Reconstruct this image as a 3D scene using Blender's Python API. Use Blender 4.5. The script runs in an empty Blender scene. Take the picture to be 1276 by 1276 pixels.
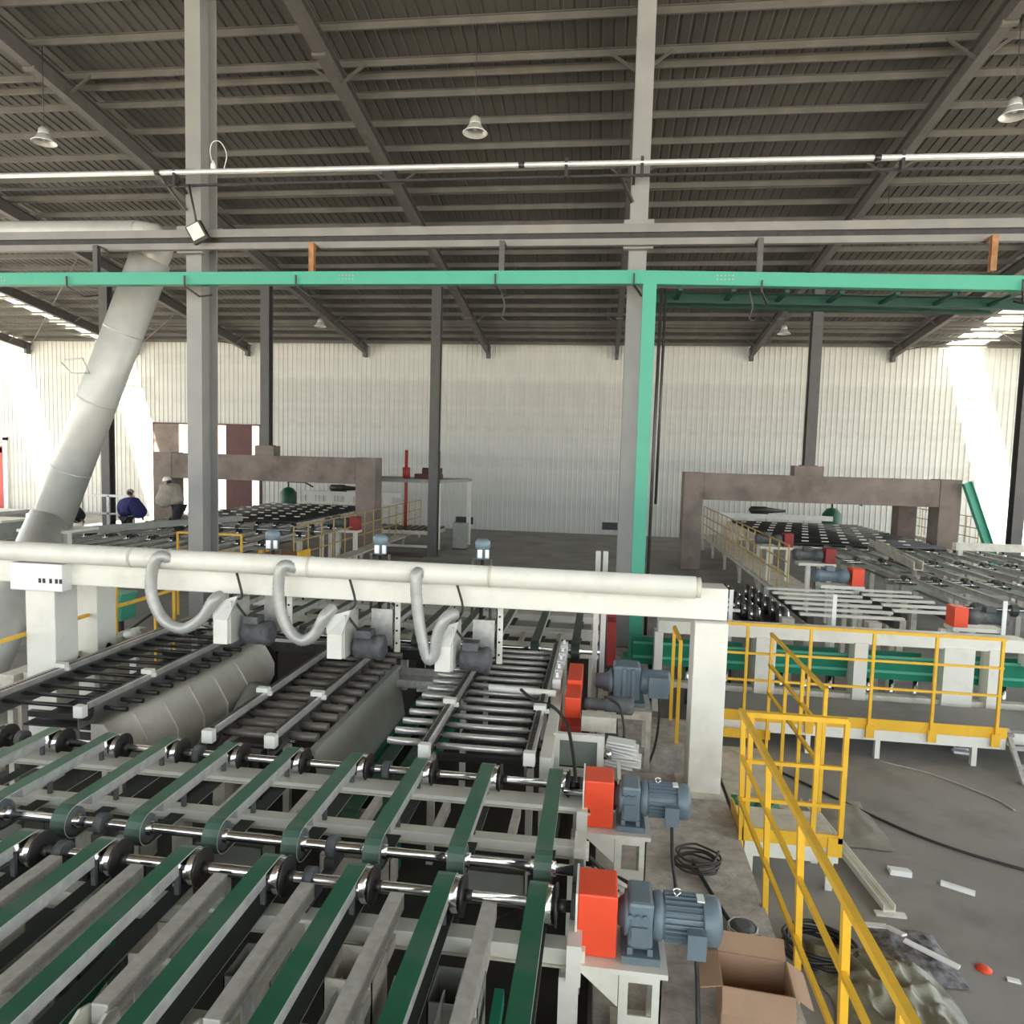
import bpy, math, random
from mathutils import Vector, Matrix
random.seed(7)
sc = bpy.context.scene
COL = sc.collection
# ------------------------------------------------------------------ camera
FPX, PITCH, YAW, ROLL, CAMH = 880.0, .0765, -.1265, .0277, 3.7
_cy, _sy, _cp, _sp = math.cos(YAW), math.sin(YAW), math.cos(PITCH), math.sin(PITCH)
FWD = Vector((_sy*_cp, _cy*_cp, -_sp)); _rt = Vector((_cy, -_sy, 0)); _up = _rt.cross(FWD)
RGT = _rt*math.cos(ROLL) + _up*math.sin(ROLL); UPV = -_rt*math.sin(ROLL) + _up*math.cos(ROLL)
cam = bpy.data.objects.new('camera', bpy.data.cameras.new('camera'))
COL.objects.link(cam); sc.camera = cam
cam.matrix_world = Matrix(((RGT.x, UPV.x, -FWD.x, 0), (RGT.y, UPV.y, -FWD.y, 0), (RGT.z, UPV.z, -FWD.z, CAMH), (0, 0, 0, 1)))
cam.data.sensor_width = 36; cam.data.lens = 36*FPX/1276; cam.data.clip_end = 500
# ------------------------------------------------------------------ light
w = bpy.data.worlds.new('sky'); sc.world = w; w.use_nodes = True
bg = w.node_tree.nodes['Background']; bg.inputs[0].default_value = (.86, .94, 1.0, 1); bg.inputs[1].default_value = 2.3
sd = bpy.data.lights.new('sun', 'SUN'); sd.energy = 42; sd.angle = .02; sd.color = (1, .93, .78)
sun = bpy.data.objects.new('sun', sd); COL.objects.link(sun)
sun.rotation_euler = Vector((-.22, -.5, .8)).to_track_quat('Z', 'Y').to_euler()
sc.view_settings.view_transform = 'Standard'; sc.view_settings.look = 'None'
sc.view_settings.gamma = 1; sc.view_settings.use_curve_mapping = False; sc.view_settings.exposure = 0.55
sc.cycles.max_bounces = 8; sc.cycles.diffuse_bounces = 5; sc.cycles.transparent_max_bounces = 12
sc.cycles.sample_clamp_indirect = 6; sc.cycles.caustics_reflective = False; sc.cycles.caustics_refractive = False
sc.cycles.use_denoising = True
# ------------------------------------------------------------------ helpers
def _ray(px, py): return FWD*FPX + RGT*(px-638) - UPV*(py-638)
def uz(px, py, z):
    d = _ray(px, py); t = (z-CAMH)/d.z; return Vector((d.x*t, d.y*t, z))
def uy(px, py, y):
    d = _ray(px, py); t = y/d.y; return Vector((d.x*t, y, CAMH+d.z*t))
X3, Y3, Z3 = Vector((1, 0, 0)), Vector((0, 1, 0)), Vector((0, 0, 1))
class MB:
    def __init__(s): s.v = []; s.f = []; s.m = []; s.s = []; s.marks = []
    def face(s, idx, mi=0, sm=False): s.f.append(idx); s.m.append(mi); s.s.append(sm)
    def box(s, x0, x1, y0, y1, z0, z1, mi=0):
        b = len(s.v); s.marks.append((b, len(s.f)))
        s.v += [(x0, y0, z0), (x1, y0, z0), (x1, y1, z0), (x0, y1, z0), (x0, y0, z1), (x1, y0, z1), (x1, y1, z1), (x0, y1, z1)]
        for q in ((3, 2, 1, 0), (4, 5, 6, 7), (0, 1, 5, 4), (1, 2, 6, 5), (2, 3, 7, 6), (3, 0, 4, 7)): s.face([b+i for i in q], mi)
        return s
    def prof(s, p, q, poly, up=Z3, mi=0, caps=True):
        p = Vector(p); q = Vector(q); d = (q-p).normalized(); up = Vector(up)
        if abs(d.dot(up)) > .99: up = Y3
        side = d.cross(up).normalized(); u = side.cross(d).normalized()
        b = len(s.v); n = len(poly); s.marks.append((b, len(s.f)))
        for o in (p, q):
            for a, c in poly: s.v.append(tuple(o + side*a + u*c))
        for i in range(n):
            j = (i+1) % n; s.face([b+i, b+j, b+n+j, b+n+i], mi)
        if caps: s.face([b+i for i in range(n)][::-1], mi); s.face([b+n+i for i in range(n)], mi)
        return s
    def bar(s, p, q, wd, h, up=Z3, mi=0):
        return s.prof(p, q, [(-wd/2, -h/2), (wd/2, -h/2), (wd/2, h/2), (-wd/2, h/2)], up, mi)
    def ibeam(s, p, q, wd, h, t=.03, up=Z3):
        a, b = wd/2, h/2; c = t/2
        return s.prof(p, q, [(-a, -b), (a, -b), (a, -b+t), (c, -b+t), (c, b-t), (a, b-t), (a, b), (-a, b), (-a, b-t), (-c, b-t), (-c, -b+t), (-a, -b+t)], up)
    def rings(s, rs, n=12, mi=0, caps=True, sm=True):
        """rs: list of (centre, axis, radius)"""
        b = len(s.v); s.marks.append((b, len(s.f)))
        ref = None
        for c, ax, r in rs:
            c = Vector(c); ax = Vector(ax).normalized()
            if ref is None: ref = Z3 if abs(ax.z) < .9 else X3
            e = ax.cross(ref)
            if e.length < 1e-4: e = ax.cross(X3)
            e.normalize(); g = e.cross(ax).normalized(); ref = g
            for k in range(n):
                a = 2*math.pi*k/n; s.v.append(tuple(c + (e*math.cos(a) + g*math.sin(a))*r))
        m = len(rs)
        for i in range(m-1):
            for k in range(n):
                k2 = (k+1) % n; s.face([b+i*n+k, b+i*n+k2, b+(i+1)*n+k2, b+(i+1)*n+k], mi, sm)
        if caps:
            s.face([b+k for k in range(n)][::-1], mi); s.face([b+(m-1)*n+k for k in range(n)], mi)
        return s
    def cyl(s, p, q, r, n=12, r2=None, mi=0, caps=True):
        p = Vector(p); q = Vector(q); return s.rings([(p, q-p, r), (q, q-p, r if r2 is None else r2)], n, mi, caps)
    def lathe(s, p, ax, prof, n=16, mi=0, caps=True):
        p = Vector(p); ax = Vector(ax).normalized(); return s.rings([(p+ax*t, ax, r) for t, r in prof], n, mi, caps)
    def tube(s, pts, r, n=8, mi=0):
        pts = [Vector(a) for a in pts]; rs = []
        for i, a in enumerate(pts):
            d = pts[min(i+1, len(pts)-1)] - pts[max(i-1, 0)]; rs.append((a, d, r[i] if isinstance(r, (list, tuple)) else r))
        return s.rings(rs, n, mi)
    def mesh(s, name, mats):
        me = bpy.data.meshes.new(name); me.from_pydata(s.v, [], s.f)
        for m in mats: me.materials.append(m)
        me.polygons.foreach_set('material_index', s.m); me.polygons.foreach_set('use_smooth', s.s)
        me.update(); return me
def spline(pts, n=8):
    pts = [Vector(p) for p in pts]; out = []
    P = [pts[0]*2-pts[1]] + pts + [pts[-1]*2-pts[-2]]
    for i in range(1, len(P)-2):
        for k in range(n):
            t = k/n; a, b, c, d = P[i-1], P[i], P[i+1], P[i+2]
            out.append(.5*((2*b)+(c-a)*t+(2*a-5*b+4*c-d)*t*t+(3*b-a-3*c+d)*t**3))
    out.append(pts[-1]); return out
SPLIT = {'leg', 'post', 'bracket', 'side_beam', 'foot', 'deck_plate', 'edge_beam', 'rail_leg', 'bar_leg', 'hood_leg', 'tray_leg', 'tank_leg', 'platform_leg', 'guard_leg', 'tray_stand', 'guide_rod', 'bin_leg', 'glint_pad', 'top_beam',
         'motor_label', 'screw', 'roller', 'rib', 'trough_lip', 'channel_foot', 'crate_post', 'crate_slat', 'table_leg', 'end_plate', 'bolt_lug', 'guard', 'guard_body', 'side_leg', 'cable_run', 'beam_run', 'tie_plate', 'stub', 'web', 'post_base',
         'support_bracket', 'bracket_arm', 'side_panel', 'guide_strip', 'outer_rail', 'clamp', 'piece', 'scrap_body', 'eye', 'ear', 'rail_body', 'door_post', 'rung', 'stand', 'gearbox_foot', 'adjuster', 'blower_foot', 'frame_bar', 'toe_board', 'slat_hanger'}
def ob(name, mb, mats, parent=None, loc=None, label=None, cat=None, group=None, kind=None, bevel=0):
    if isinstance(mb, MB) and name in SPLIT and len(mb.marks) > 1 and parent is not None and kind is None:
        first = None; mk = mb.marks + [(len(mb.v), len(mb.f))]
        for (v0, f0), (v1, f1) in zip(mk, mk[1:]):
            q = MB(); q.v = mb.v[v0:v1]; q.f = [[i-v0 for i in f] for f in mb.f[f0:f1]]; q.m = mb.m[f0:f1]; q.s = mb.s[f0:f1]
            o = ob1(name, q, mats, parent, loc, label, cat, group, kind, bevel); first = first or o
        return first
    return ob1(name, mb, mats, parent, loc, label, cat, group, kind, bevel)
def ob1(name, mb, mats, parent=None, loc=None, label=None, cat=None, group=None, kind=None, bevel=0):
    if not isinstance(mats, (list, tuple)): mats = [mats]
    me = mb if isinstance(mb, bpy.types.Mesh) else mb.mesh(name, mats)
    o = bpy.data.objects.new(name, me); COL.objects.link(o)
    if parent is not None:
        o.parent = parent
        if loc is None and parent.type == 'EMPTY': loc = -Vector(parent.location)     # meshes of a thing are written in world coordinates
    if loc is not None: o.location = loc
    for k, v in (('label', label), ('category', cat), ('group', group), ('kind', kind)):
        if v: o[k] = v
    if bevel:
        b = o.modifiers.new('bevel', 'BEVEL'); b.width = bevel; b.segments = 2; b.limit_method = 'ANGLE'
    return o
def thing(name, label, cat, loc=(0, 0, 0), group=None):
    o = bpy.data.objects.new(name, None); COL.objects.link(o); o.location = loc; o.empty_display_size = .1
    o['label'] = label; o['category'] = cat
    if group: o['group'] = group
    return o
def struct(name, mb, mats, **k): return ob(name, mb, mats, kind='structure', **k)
def copy_tree(o, loc, label):
    r = o.copy(); COL.objects.link(r); r.location = loc; r['label'] = label
    for ch in list(o.children):
        c = ch.copy(); COL.objects.link(c); c.parent = r
        for g in list(ch.children):
            d = g.copy(); COL.objects.link(d); d.parent = c
    return r
# ------------------------------------------------------------------ materials
def mat(name, col, rough=.6, metal=0, var=.12, scale=4, bump=0, bscale=60, dirt=None, dscale=1.5, damt=.5, stretch=(1, 1, 1)):
    m = bpy.data.materials.new(name); m.use_nodes = True; nt = m.node_tree; N = nt.nodes; L = nt.links
    p = N['Principled BSDF']; p.inputs['Roughness'].default_value = rough; p.inputs['Metallic'].default_value = metal
    tc = N.new('ShaderNodeTexCoord'); mp = N.new('ShaderNodeMapping'); mp.inputs['Scale'].default_value = stretch
    L.new(tc.outputs['Object'], mp.inputs[0])
    nz = N.new('ShaderNodeTexNoise'); nz.inputs['Scale'].default_value = scale; nz.inputs['Detail'].default_value = 5
    L.new(mp.outputs[0], nz.inputs[0])
    cr = N.new('ShaderNodeMapRange'); cr.inputs['From Min'].default_value = .3; cr.inputs['From Max'].default_value = .7
    cr.inputs['To Min'].default_value = 1-var; cr.inputs['To Max'].default_value = 1+var
    L.new(nz.outputs[0], cr.inputs[0])
    mx = N.new('ShaderNodeVectorMath'); mx.operation = 'SCALE'; mx.inputs[0].default_value = col; L.new(cr.outputs[0], mx.inputs['Scale'])
    last = mx.outputs[0]
    if dirt:
        n2 = N.new('ShaderNodeTexNoise'); n2.inputs['Scale'].default_value = dscale; n2.inputs['Detail'].default_value = 8; n2.inputs['Roughness'].default_value = .65
        L.new(mp.outputs[0], n2.inputs[0])
        r2 = N.new('ShaderNodeMapRange'); r2.inputs['From Min'].default_value = .5; r2.inputs['From Max'].default_value = .72; r2.inputs['To Max'].default_value = damt
        L.new(n2.outputs[0], r2.inputs[0])
        mi = N.new('ShaderNodeMix'); mi.data_type = 'RGBA'; L.new(r2.outputs[0], mi.inputs[0]); L.new(last, mi.inputs[6]); mi.inputs[7].default_value = (*dirt, 1)
        last = mi.outputs[2]
    L.new(last, p.inputs['Base Color'])
    if bump:
        n3 = N.new('ShaderNodeTexNoise'); n3.inputs['Scale'].default_value = bscale; n3.inputs['Detail'].default_value = 3; L.new(mp.outputs[0], n3.inputs[0])
        bp = N.new('ShaderNodeBump'); bp.inputs['Strength'].default_value = bump; bp.inputs['Distance'].default_value = .02
        L.new(n3.outputs[0], bp.inputs['Height']); L.new(bp.outputs[0], p.inputs['Normal'])
    return m
M_floor = mat('floor_concrete', (.28, .265, .245), .75, var=.15, scale=.6, dirt=(.12, .11, .10), dscale=.8, damt=.6, bump=.15)
M_ledge = mat('ledge_concrete', (.46, .43, .385), .85, var=.25, scale=9, dirt=(.22, .20, .175), dscale=4, damt=.6, bump=.4, bscale=40)
M_conc = mat('old_concrete', (.25, .20, .17), .9, var=.22, scale=1.4, dirt=(.12, .095, .08), dscale=1.1, damt=.7, bump=.3, bscale=15)
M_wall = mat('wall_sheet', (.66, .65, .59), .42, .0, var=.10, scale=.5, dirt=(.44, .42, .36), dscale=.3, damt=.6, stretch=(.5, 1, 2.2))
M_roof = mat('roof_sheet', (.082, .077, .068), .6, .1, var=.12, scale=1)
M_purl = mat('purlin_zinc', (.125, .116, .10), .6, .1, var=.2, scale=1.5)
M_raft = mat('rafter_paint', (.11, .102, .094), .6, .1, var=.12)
M_colm = mat('column_grey', (.29, .285, .27), .5, .1, var=.08, scale=2)
M_colm2 = mat('rail_grey', (.26, .245, .225), .5, .1, var=.12, scale=2)
M_cold = mat('column_dark', (.10, .095, .09), .5, .1, var=.1)
M_cream = mat('cream_paint', (.80, .79, .71), .38, var=.04, scale=3, dirt=(.46, .42, .34), dscale=2.5, damt=.35)
M_creamd = mat('cream_paint_dirty', (.66, .63, .54), .5, var=.12, scale=5, dirt=(.26, .22, .16), dscale=3.5, damt=.6)
M_galv = mat('galvanised', (.58, .58, .55), .42, .45, var=.14, scale=14, dirt=(.24, .23, .20), dscale=4, damt=.5)
M_slat = mat('galvanised_slat', (.60, .585, .55), .5, .15, var=.12, scale=20)
M_belt = mat('belt_green', (.018, .115, .062), .33, var=.2, scale=2, dirt=(.15, .175, .155), dscale=.9, damt=.95, stretch=(.6, 1, 1))
M_binner = mat('belt_inner', (.03, .04, .035), .7)
M_bedge = mat('belt_edge', (.42, .46, .40), .6)
M_beltd = mat('belt_dark', (.03, .05, .04), .45, var=.2, scale=3)
M_chrome = mat('chrome', (.72, .72, .72), .16, 1, var=.05)
M_steel = mat('steel_dull', (.34, .33, .32), .35, .8, var=.12, scale=9)
M_dark = mat('dark_steel', (.055, .05, .048), .4, .4, var=.2, scale=8)
M_black = mat('black_rubber', (.018, .018, .018), .5, var=.1)
M_rollk = mat('roller_black', (.035, .033, .032), .3, .3, var=.15)
M_rollb = mat('roller_brown', (.17, .15, .13), .42, .3, var=.2, scale=6)
M_rolls = mat('roller_steel', (.62, .60, .57), .3, .6, var=.15, scale=6)
M_red = mat('guard_orange', (.86, .085, .03), .45, var=.06)
M_redd = mat('guard_dark_red', (.30, .025, .02), .5, var=.1)
M_motor = mat('motor_blue_grey', (.15, .20, .235), .42, var=.08, scale=6)
M_motk = mat('motor_dusty', (.09, .095, .10), .7, var=.25, scale=12, dirt=(.25, .24, .22), dscale=9, damt=.5)
M_yel = mat('yellow_paint', (.86, .50, .035), .42, var=.06, scale=5, dirt=(.55, .33, .08), dscale=6, damt=.4)
M_duct = mat('duct_white', (.60, .60, .56), .4, .15, var=.08, scale=3)
M_gbeam = mat('green_beam', (.075, .40, .27), .45, var=.06, scale=2, dirt=(.05, .27, .18), dscale=2, damt=.4)
M_gtank = mat('green_trough', (.012, .20, .115), .4, var=.12)
M_tankg = mat('tank_green', (.01, .09, .045), .4, var=.1)
M_hose = mat('flexible_hose', (.42, .42, .40), .35, .2, var=.12, scale=9)
M_pipe = mat('pipe_silver', (.80, .79, .75), .3, .4, var=.05)
M_card = mat('cardboard', (.44, .29, .19), .85, var=.08, scale=3, bump=.1)
M_cardi = mat('cardboard_inside', (.34, .22, .15), .9, var=.08, scale=3)
M_tarp = mat('plastic_sheet', (.24, .23, .17), .28, var=.3, scale=6, dirt=(.10, .095, .065), dscale=4, damt=.7)
M_white = mat('white_plastic', (.85, .85, .83), .5, var=.05)
M_rust = mat('rusty_steel', (.36, .17, .07), .7, var=.3, scale=8)
M_maroon = mat('maroon_paint', (.10, .035, .03), .6, var=.12)
M_redp = mat('red_paint', (.45, .05, .05), .5, var=.1)
M_navy = mat('navy_cloth', (.02, .022, .11), .8, var=.2, scale=8)
M_beige = mat('beige_cloth', (.36, .32, .26), .85, var=.15, scale=8)
M_olive = mat('dark_olive_cloth', (.035, .04, .03), .85, var=.2, scale=8)
M_trou = mat('dark_trousers', (.02, .02, .025), .85, var=.2)
M_skin = mat('skin', (.45, .26, .18), .6, var=.05)
M_hair = mat('hair', (.02, .018, .015), .6)
M_hat = mat('helmet_white', (.85, .83, .80), .35)
M_cap = mat('cap_tan', (.35, .26, .19), .7)
M_gbox = mat('grey_bin', (.33, .34, .30), .6, var=.1)
M_ext = mat('outside_wall', (.42, .27, .22), .8, var=.08)
M_ground = mat('outside_ground', (.32, .30, .27), .9, var=.1, scale=.3)
M_gsheet = mat('green_sheet', (.03, .16, .08), .6, var=.2, scale=6)
M_panelg = mat('panel_greenish', (.22, .25, .22), .4, var=.06)
# translucent roof light: lets sun through and glows with it
M_sky = bpy.data.materials.new('rooflight_plastic'); M_sky.use_nodes = True
nt = M_sky.node_tree; nt.nodes.clear(); o_ = nt.nodes.new('ShaderNodeOutputMaterial'); mx = nt.nodes.new('ShaderNodeMixShader')
tr = nt.nodes.new('ShaderNodeBsdfTransparent'); tl = nt.nodes.new('ShaderNodeBsdfTranslucent'); tl.inputs[0].default_value = (.9, .9, .85, 1); mx.inputs[0].default_value = .3
nt.links.new(tr.outputs[0], mx.inputs[1]); nt.links.new(tl.outputs[0], mx.inputs[2]); nt.links.new(mx.outputs[0], o_.inputs[0])
M_lens = bpy.data.materials.new('floodlight_lens'); M_lens.use_nodes = True
p_ = M_lens.node_tree.nodes['Principled BSDF']; p_.inputs['Base Color'].default_value = (.9, .88, .65, 1); p_.inputs['Roughness'].default_value = .3

# ================================================================== SETTING
YW, XL, XR = 35.5, -38.0, 24.0
def zr(y): return 9.2 + .13*(YW-y) if y > 0 else 9.2+.13*YW + .13*y
struct('floor', MB().box(XL, XR, -14, YW+.3, -.3, 0), M_floor)
struct('trim_1', MB().box(XL-60, XR+60, -70, 90, -.6, -.32), M_ground)     # ground outside
ledge = struct('trim_2', MB().box(.06, 1.32, .5, 7.42, 0, .4).box(.3, 1.2, 8.1, 9.15, 0, .38).box(.3, 1.2, 11.5, 12.45, 0, .4), M_ledge)
struct('trim_3', MB().box(-6.9, .03, .6, 9.2, 0, .012).box(-6, 0, 9.25, 15, 0, .012), mat('under_conveyor_shade', (.035, .031, .027), .7, var=.3, scale=2))  # near-black sheets: the shade beneath the conveyors, put into the floor colour
# far wall of ribbed sheets, 1 m each
wall = bpy.data.objects.new('wall_far', None); COL.objects.link(wall); wall['kind'] = 'structure'
def wallpanel(h):
    m = MB(); pts = []
    for k in range(4):
        x = k*.25; pts += [(x+.0, 0), (x+.17, 0), (x+.19, -.035), (x+.23, -.035)]
    pts.append((1.0, 0))
    b = len(m.v)
    for x, y in pts: m.v += [(x, y, 0), (x, y, h)]
    for i in range(len(pts)-1): m.face([b+2*i, b+2*i+2, b+2*i+3, b+2*i+1])
    m.v += [(0, .05, 0), (1, .05, 0), (1, .05, h), (0, .05, h)]; n = len(m.v); m.face([n-4, n-1, n-2, n-3])
    return m.mesh('wall_panel', [M_wall])
hfull = 9.45; full = wallpanel(hfull); dz = 5.0
above = wallpanel(hfull-dz); d2 = wallpanel(hfull-3.9)
x = XL
while x < XR-.01:
    if -24.0 <= x < -18.0: ob('wall_panel', above, M_wall, wall, (x, YW, dz))
    elif -36.0 <= x < -33.0: ob('wall_panel', d2, M_wall, wall, (x, YW, 3.9))
    else: ob('wall_panel', full, M_wall, wall, (x, YW, 0))
    x += 1.0
ob('wall_girt', MB().box(XL, XR, YW+.06, YW+.14, 9.2, 9.4), M_purl, wall)
for cx in (-7.4, .05): ob('wall_vent', MB().box(cx, cx+.9, YW-.06, YW-.035, .25, .62), M_dark, wall)
# door in the far wall
dr = thing('door_1', 'far door', 'door'); del dr['label'], dr['category']; dr['kind'] = 'structure'
ob('door_panel', MB().box(-24, -22.6, YW-.12, YW-.06, 0, 5), M_conc, dr)
ob('door_panel', MB().box(-19.9, -18.45, YW-.12, YW-.06, 0, 5), M_maroon, dr)
ob('door_frame', MB().box(-24.1, -24, YW-.1, YW+.1, 0, 5.05).box(-18.05, -17.95, YW-.1, YW+.1, 0, 5.05).box(-24.1, -17.95, YW-.1, YW+.1, 5, 5.08), M_maroon, dr)
ob('door_rail', MB().box(-22.6, -18.4, YW+.05, YW+.09, 2.62, 2.7), M_dark, dr)
d2t = thing('door_2', 'x', 'x'); del d2t['label'], d2t['category']; d2t['kind'] = 'structure'
ob('door_frame', MB().box(-33.05, -32.8, YW-.15, YW+.1, 0, 4.05).box(-36.1, -32.8, YW-.15, YW+.1, 3.9, 4.1), M_cream, d2t)
ob('door_post', MB().box(-33.9, -33.6, YW+.4, YW+.7, 0, 3.6).box(-36, -33.4, YW+.4, YW+.7, 3.2, 3.5), M_redp, d2t)
ob('outside_building', MB().box(-46, -12, 48, 49, -.3, 9), M_ext, None, label='pale pink building outside, seen through the tall far door opening', cat='building')
# ceiling
ceil = bpy.data.objects.new('ceiling', None); COL.objects.link(ceil); ceil['kind'] = 'structure'
def sheet(wd, thick_mi, mats, name):
    m = MB(); pts = []
    n = max(2, round(wd/.25)); st = wd/n
    for k in range(n):
        q = k*st; pts += [(q, 0), (q+.17*st/.25, 0), (q+.19*st/.25, .02), (q+.23*st/.25, .02)]
    pts.append((wd, 0))
    ys = (YW+.4, 0, -14)
    for yy in ys:
        for a, c in pts: m.v.append((a, yy, zr(yy)+.2+c))
    N_ = len(pts)
    for r in range(2):
        for i in range(N_-1): m.face([r*N_+i, r*N_+i+1, (r+1)*N_+i+1, (r+1)*N_+i])
    return m.mesh(name, mats)
rs = sheet(1.0, 0, [M_roof], 'roof_sheet'); sk = sheet(1.6, 0, [M_sky], 'rooflight')
x = XL; LIGHTS = (-33.4, -27.1, 15.4)
edges = []
cur = XL
for lx in LIGHTS + (XR,):
    n = max(1, round(lx-cur)); wdt = (lx-cur)/n
    for k in range(n):
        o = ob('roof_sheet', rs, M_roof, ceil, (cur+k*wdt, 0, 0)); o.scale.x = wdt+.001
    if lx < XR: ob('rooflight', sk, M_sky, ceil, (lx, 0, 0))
    cur = lx+1.6
pm = MB(); a, h = .045, .14
pm.prof((XL, 0, 0), (XR, 0, 0), [(-a, 0), (.006, 0), (.006, h-.012), (a, h-.012), (a, h), (-.006, h), (-.006, .012), (-a, .012)])
pmesh = pm.mesh('purlin', [M_purl])
yy = 35.0
while yy > 1:
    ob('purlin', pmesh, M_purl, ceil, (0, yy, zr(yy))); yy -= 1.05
for yy in (15.15, 20.1, 26.3, 32):            # paired tie channels
    o = ob('purlin', pmesh, M_purl, ceil, (0, yy+.35, zr(yy)-.02))
for yy in (-1.5, -4, -7, -10, -13): ob('purlin', pmesh, M_purl, ceil, (0, yy, zr(yy)))
GX = [.45+6.35*k for k in (-6, -5, -4, -3, -2, -1, 0, 1, 2, 3)]
def rz(y): return zr(y)-.01
rm = MB()
for (ya, yb) in ((YW, 0), (0, -14)):
    rm.ibeam((0, ya, rz(ya)-.2), (0, yb, rz(yb)-.2), .2, .4, .022)
rmesh = rm.mesh('rafter', [M_raft])
bm_ = MB()
for s in (-1, 1): bm_.bar((0, 0, -.38), (s*.62, 0, .06), .05, .05, Y3)
bmesh_ = bm_.mesh('rafter_brace', [M_raft])
clip = MB().box(-.14, .14, -.05, .05, -.45, -.38).mesh('rafter_cleat', [M_purl])
for gx in GX:
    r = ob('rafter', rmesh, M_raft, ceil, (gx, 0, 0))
    for k, yb in enumerate((33.95, 30.8, 26.6, 22.4, 19.25, 15.05, 10.85)):
        ob('rafter_brace', bmesh_, M_raft, r, (0, yb, zr(yb)))
        if k % 2: ob('rafter_cleat', clip, M_raft, r, (0, yb-1, zr(yb-1)))
    rr = MB().bar((0, YW-.25, 8.62), (0, YW-.25, 9.2), .16, .3); ob('rafter_end_plate', rr, M_raft, r, (0, 0, 0))
# diagonal roof bracing rods, left and right bays
for (xa, xb) in ((GX[1], GX[2]), (GX[2], GX[3]), (GX[8], GX[9])):
    b = MB()
    for (y0, y1) in ((YW, 29.5), (29.5, 23.5)):
        b.cyl((xa, y0, zr(y0)-.1), (xb, y1, zr(y1)-.1), .02, 6); b.cyl((xb, y0, zr(y0)-.1), (xa, y1, zr(y1)-.1), .02, 6)
    ob('roof_brace', b, M_purl, ceil)

# ================================================================== COLUMNS
def hcol(x, y, z1, wx, wy, mat_, label, grp, base=0, split=False):
    t = thing('steel_column', label, 'column', (x, y, base), grp)
    m = MB(); f = .035
    m.box(x-wx/2, x+wx/2, y-wy/2, y-wy/2+f, base+.02, z1).box(x-wx/2, x+wx/2, y+wy/2-f, y+wy/2, base+.02, z1).box(x-.012, x+.012, y-wy/2+f, y+wy/2-f, base+.02, z1)
    ob('shaft', m, mat_, t)
    ob('base_plate', MB().box(x-wx/2-.08, x+wx/2+.08, y-wy/2-.08, y+wy/2+.08, base, base+.025), mat_, t)
    return t
TH = 'thin dark columns in the row before the far wall'
xs = {-19.1: ('thin dark column behind the leaning white duct', 0), -12.6: ('thin dark column standing on the left concrete portal', 3.9), -6.13: ('thin dark column in mid hall between the portals', 0),
      6.95: ('thin dark column standing on the right concrete portal', 3.7), 13.62: ('dark column cut by the right edge of the photo', 0)}
for x0, (lb, b0) in xs.items():
    hcol(x0, 25.3, zr(25.3)-.38, .34, .34, M_cold, lb, TH, b0)
for x0, lb in ((-7.70, 'tall grey steel column on the left holding the floodlight'), (.45, 'tall grey steel column beside the green post')):
    t = hcol(x0, 12.86, zr(12.86)-.02, .3, .56, M_colm, lb, 'big grey columns carrying the crane rail', 0)
    ob('bracket', MB().box(x0-.25, x0+.25, 12.45, 12.57, 7.3, 7.78), M_colm, t)
    ob('pipe_arm', MB().bar((x0-.12, 12.56, 8.4), (x0-.12, 12.22, 8.62), .045, .045).bar((x0-.13, 12.56, 8.1), (x0-.4, 12.25, 8.56), .045, .045), M_dark, t)
    ob('base_block', MB().box(x0-.28, x0+.28, 12.5, 13.2, 0, .4), M_conc, t)
# crane rail: two channels column to column
cr_ = thing('crane_rail', 'long pale grey double channel rail running column to column under the roof', 'rail', (0, 12.4, 7.3))
for k, (za, zb) in enumerate(((7.54, 7.68), (7.33, 7.44))):
    ob('channel', MB().prof((-18, 12.44, za), (14.5, 12.44, za), [(0, 0), (.1, 0), (.1, zb-za), (0, zb-za), (0, zb-za-.012), (.085, zb-za-.012), (.085, .012), (0, .012)], Z3), M_colm2, cr_)
ob('web_plate', MB().box(-18, 14.5, 12.4, 12.42, 7.44, 7.54), M_dark, cr_)
for hx, mt in ((-9.3, M_cold), (-5.19, M_rust), (-1.83, M_cold), (2.38, M_cold), (5.88, M_rust)):
    ob('hanger', MB().ibeam((hx, 12.1, 6.8), (hx, 12.1, 7.34), .09, .09, .012, Y3).bar((hx, 12.08, 7.34), (hx, 12.42, 7.34), .08, .02), mt, cr_)
pz = lambda x: 8.61-.004*x
t = thing('roof_pipe', 'bright silver horizontal pipe across the whole hall under the roof', 'pipe', (0, 12.2, 8.6))
ob('pipe_run', MB().cyl((-18, 12.2, pz(-18)), (14.5, 12.2, pz(14.5)), .045, 10), M_pipe, t)
ob('bus_bar', MB().box(-18, 14.5, 12.26, 12.31, 8.42, 8.455), M_dark, t)
for cx in (-8.2, -1.6, 4.07): ob('pipe_joint', MB().cyl((cx, 12.2, pz(cx)), (cx+.1, 12.2, pz(cx)), .053, 10), M_dark, t)
for cx in (-7.82, -.8, .45, 4.5): ob('pipe_clamp', MB().bar((cx, 12.22, 8.4), (cx, 12.22, 8.7), .05, .12), M_dark, t)
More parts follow.
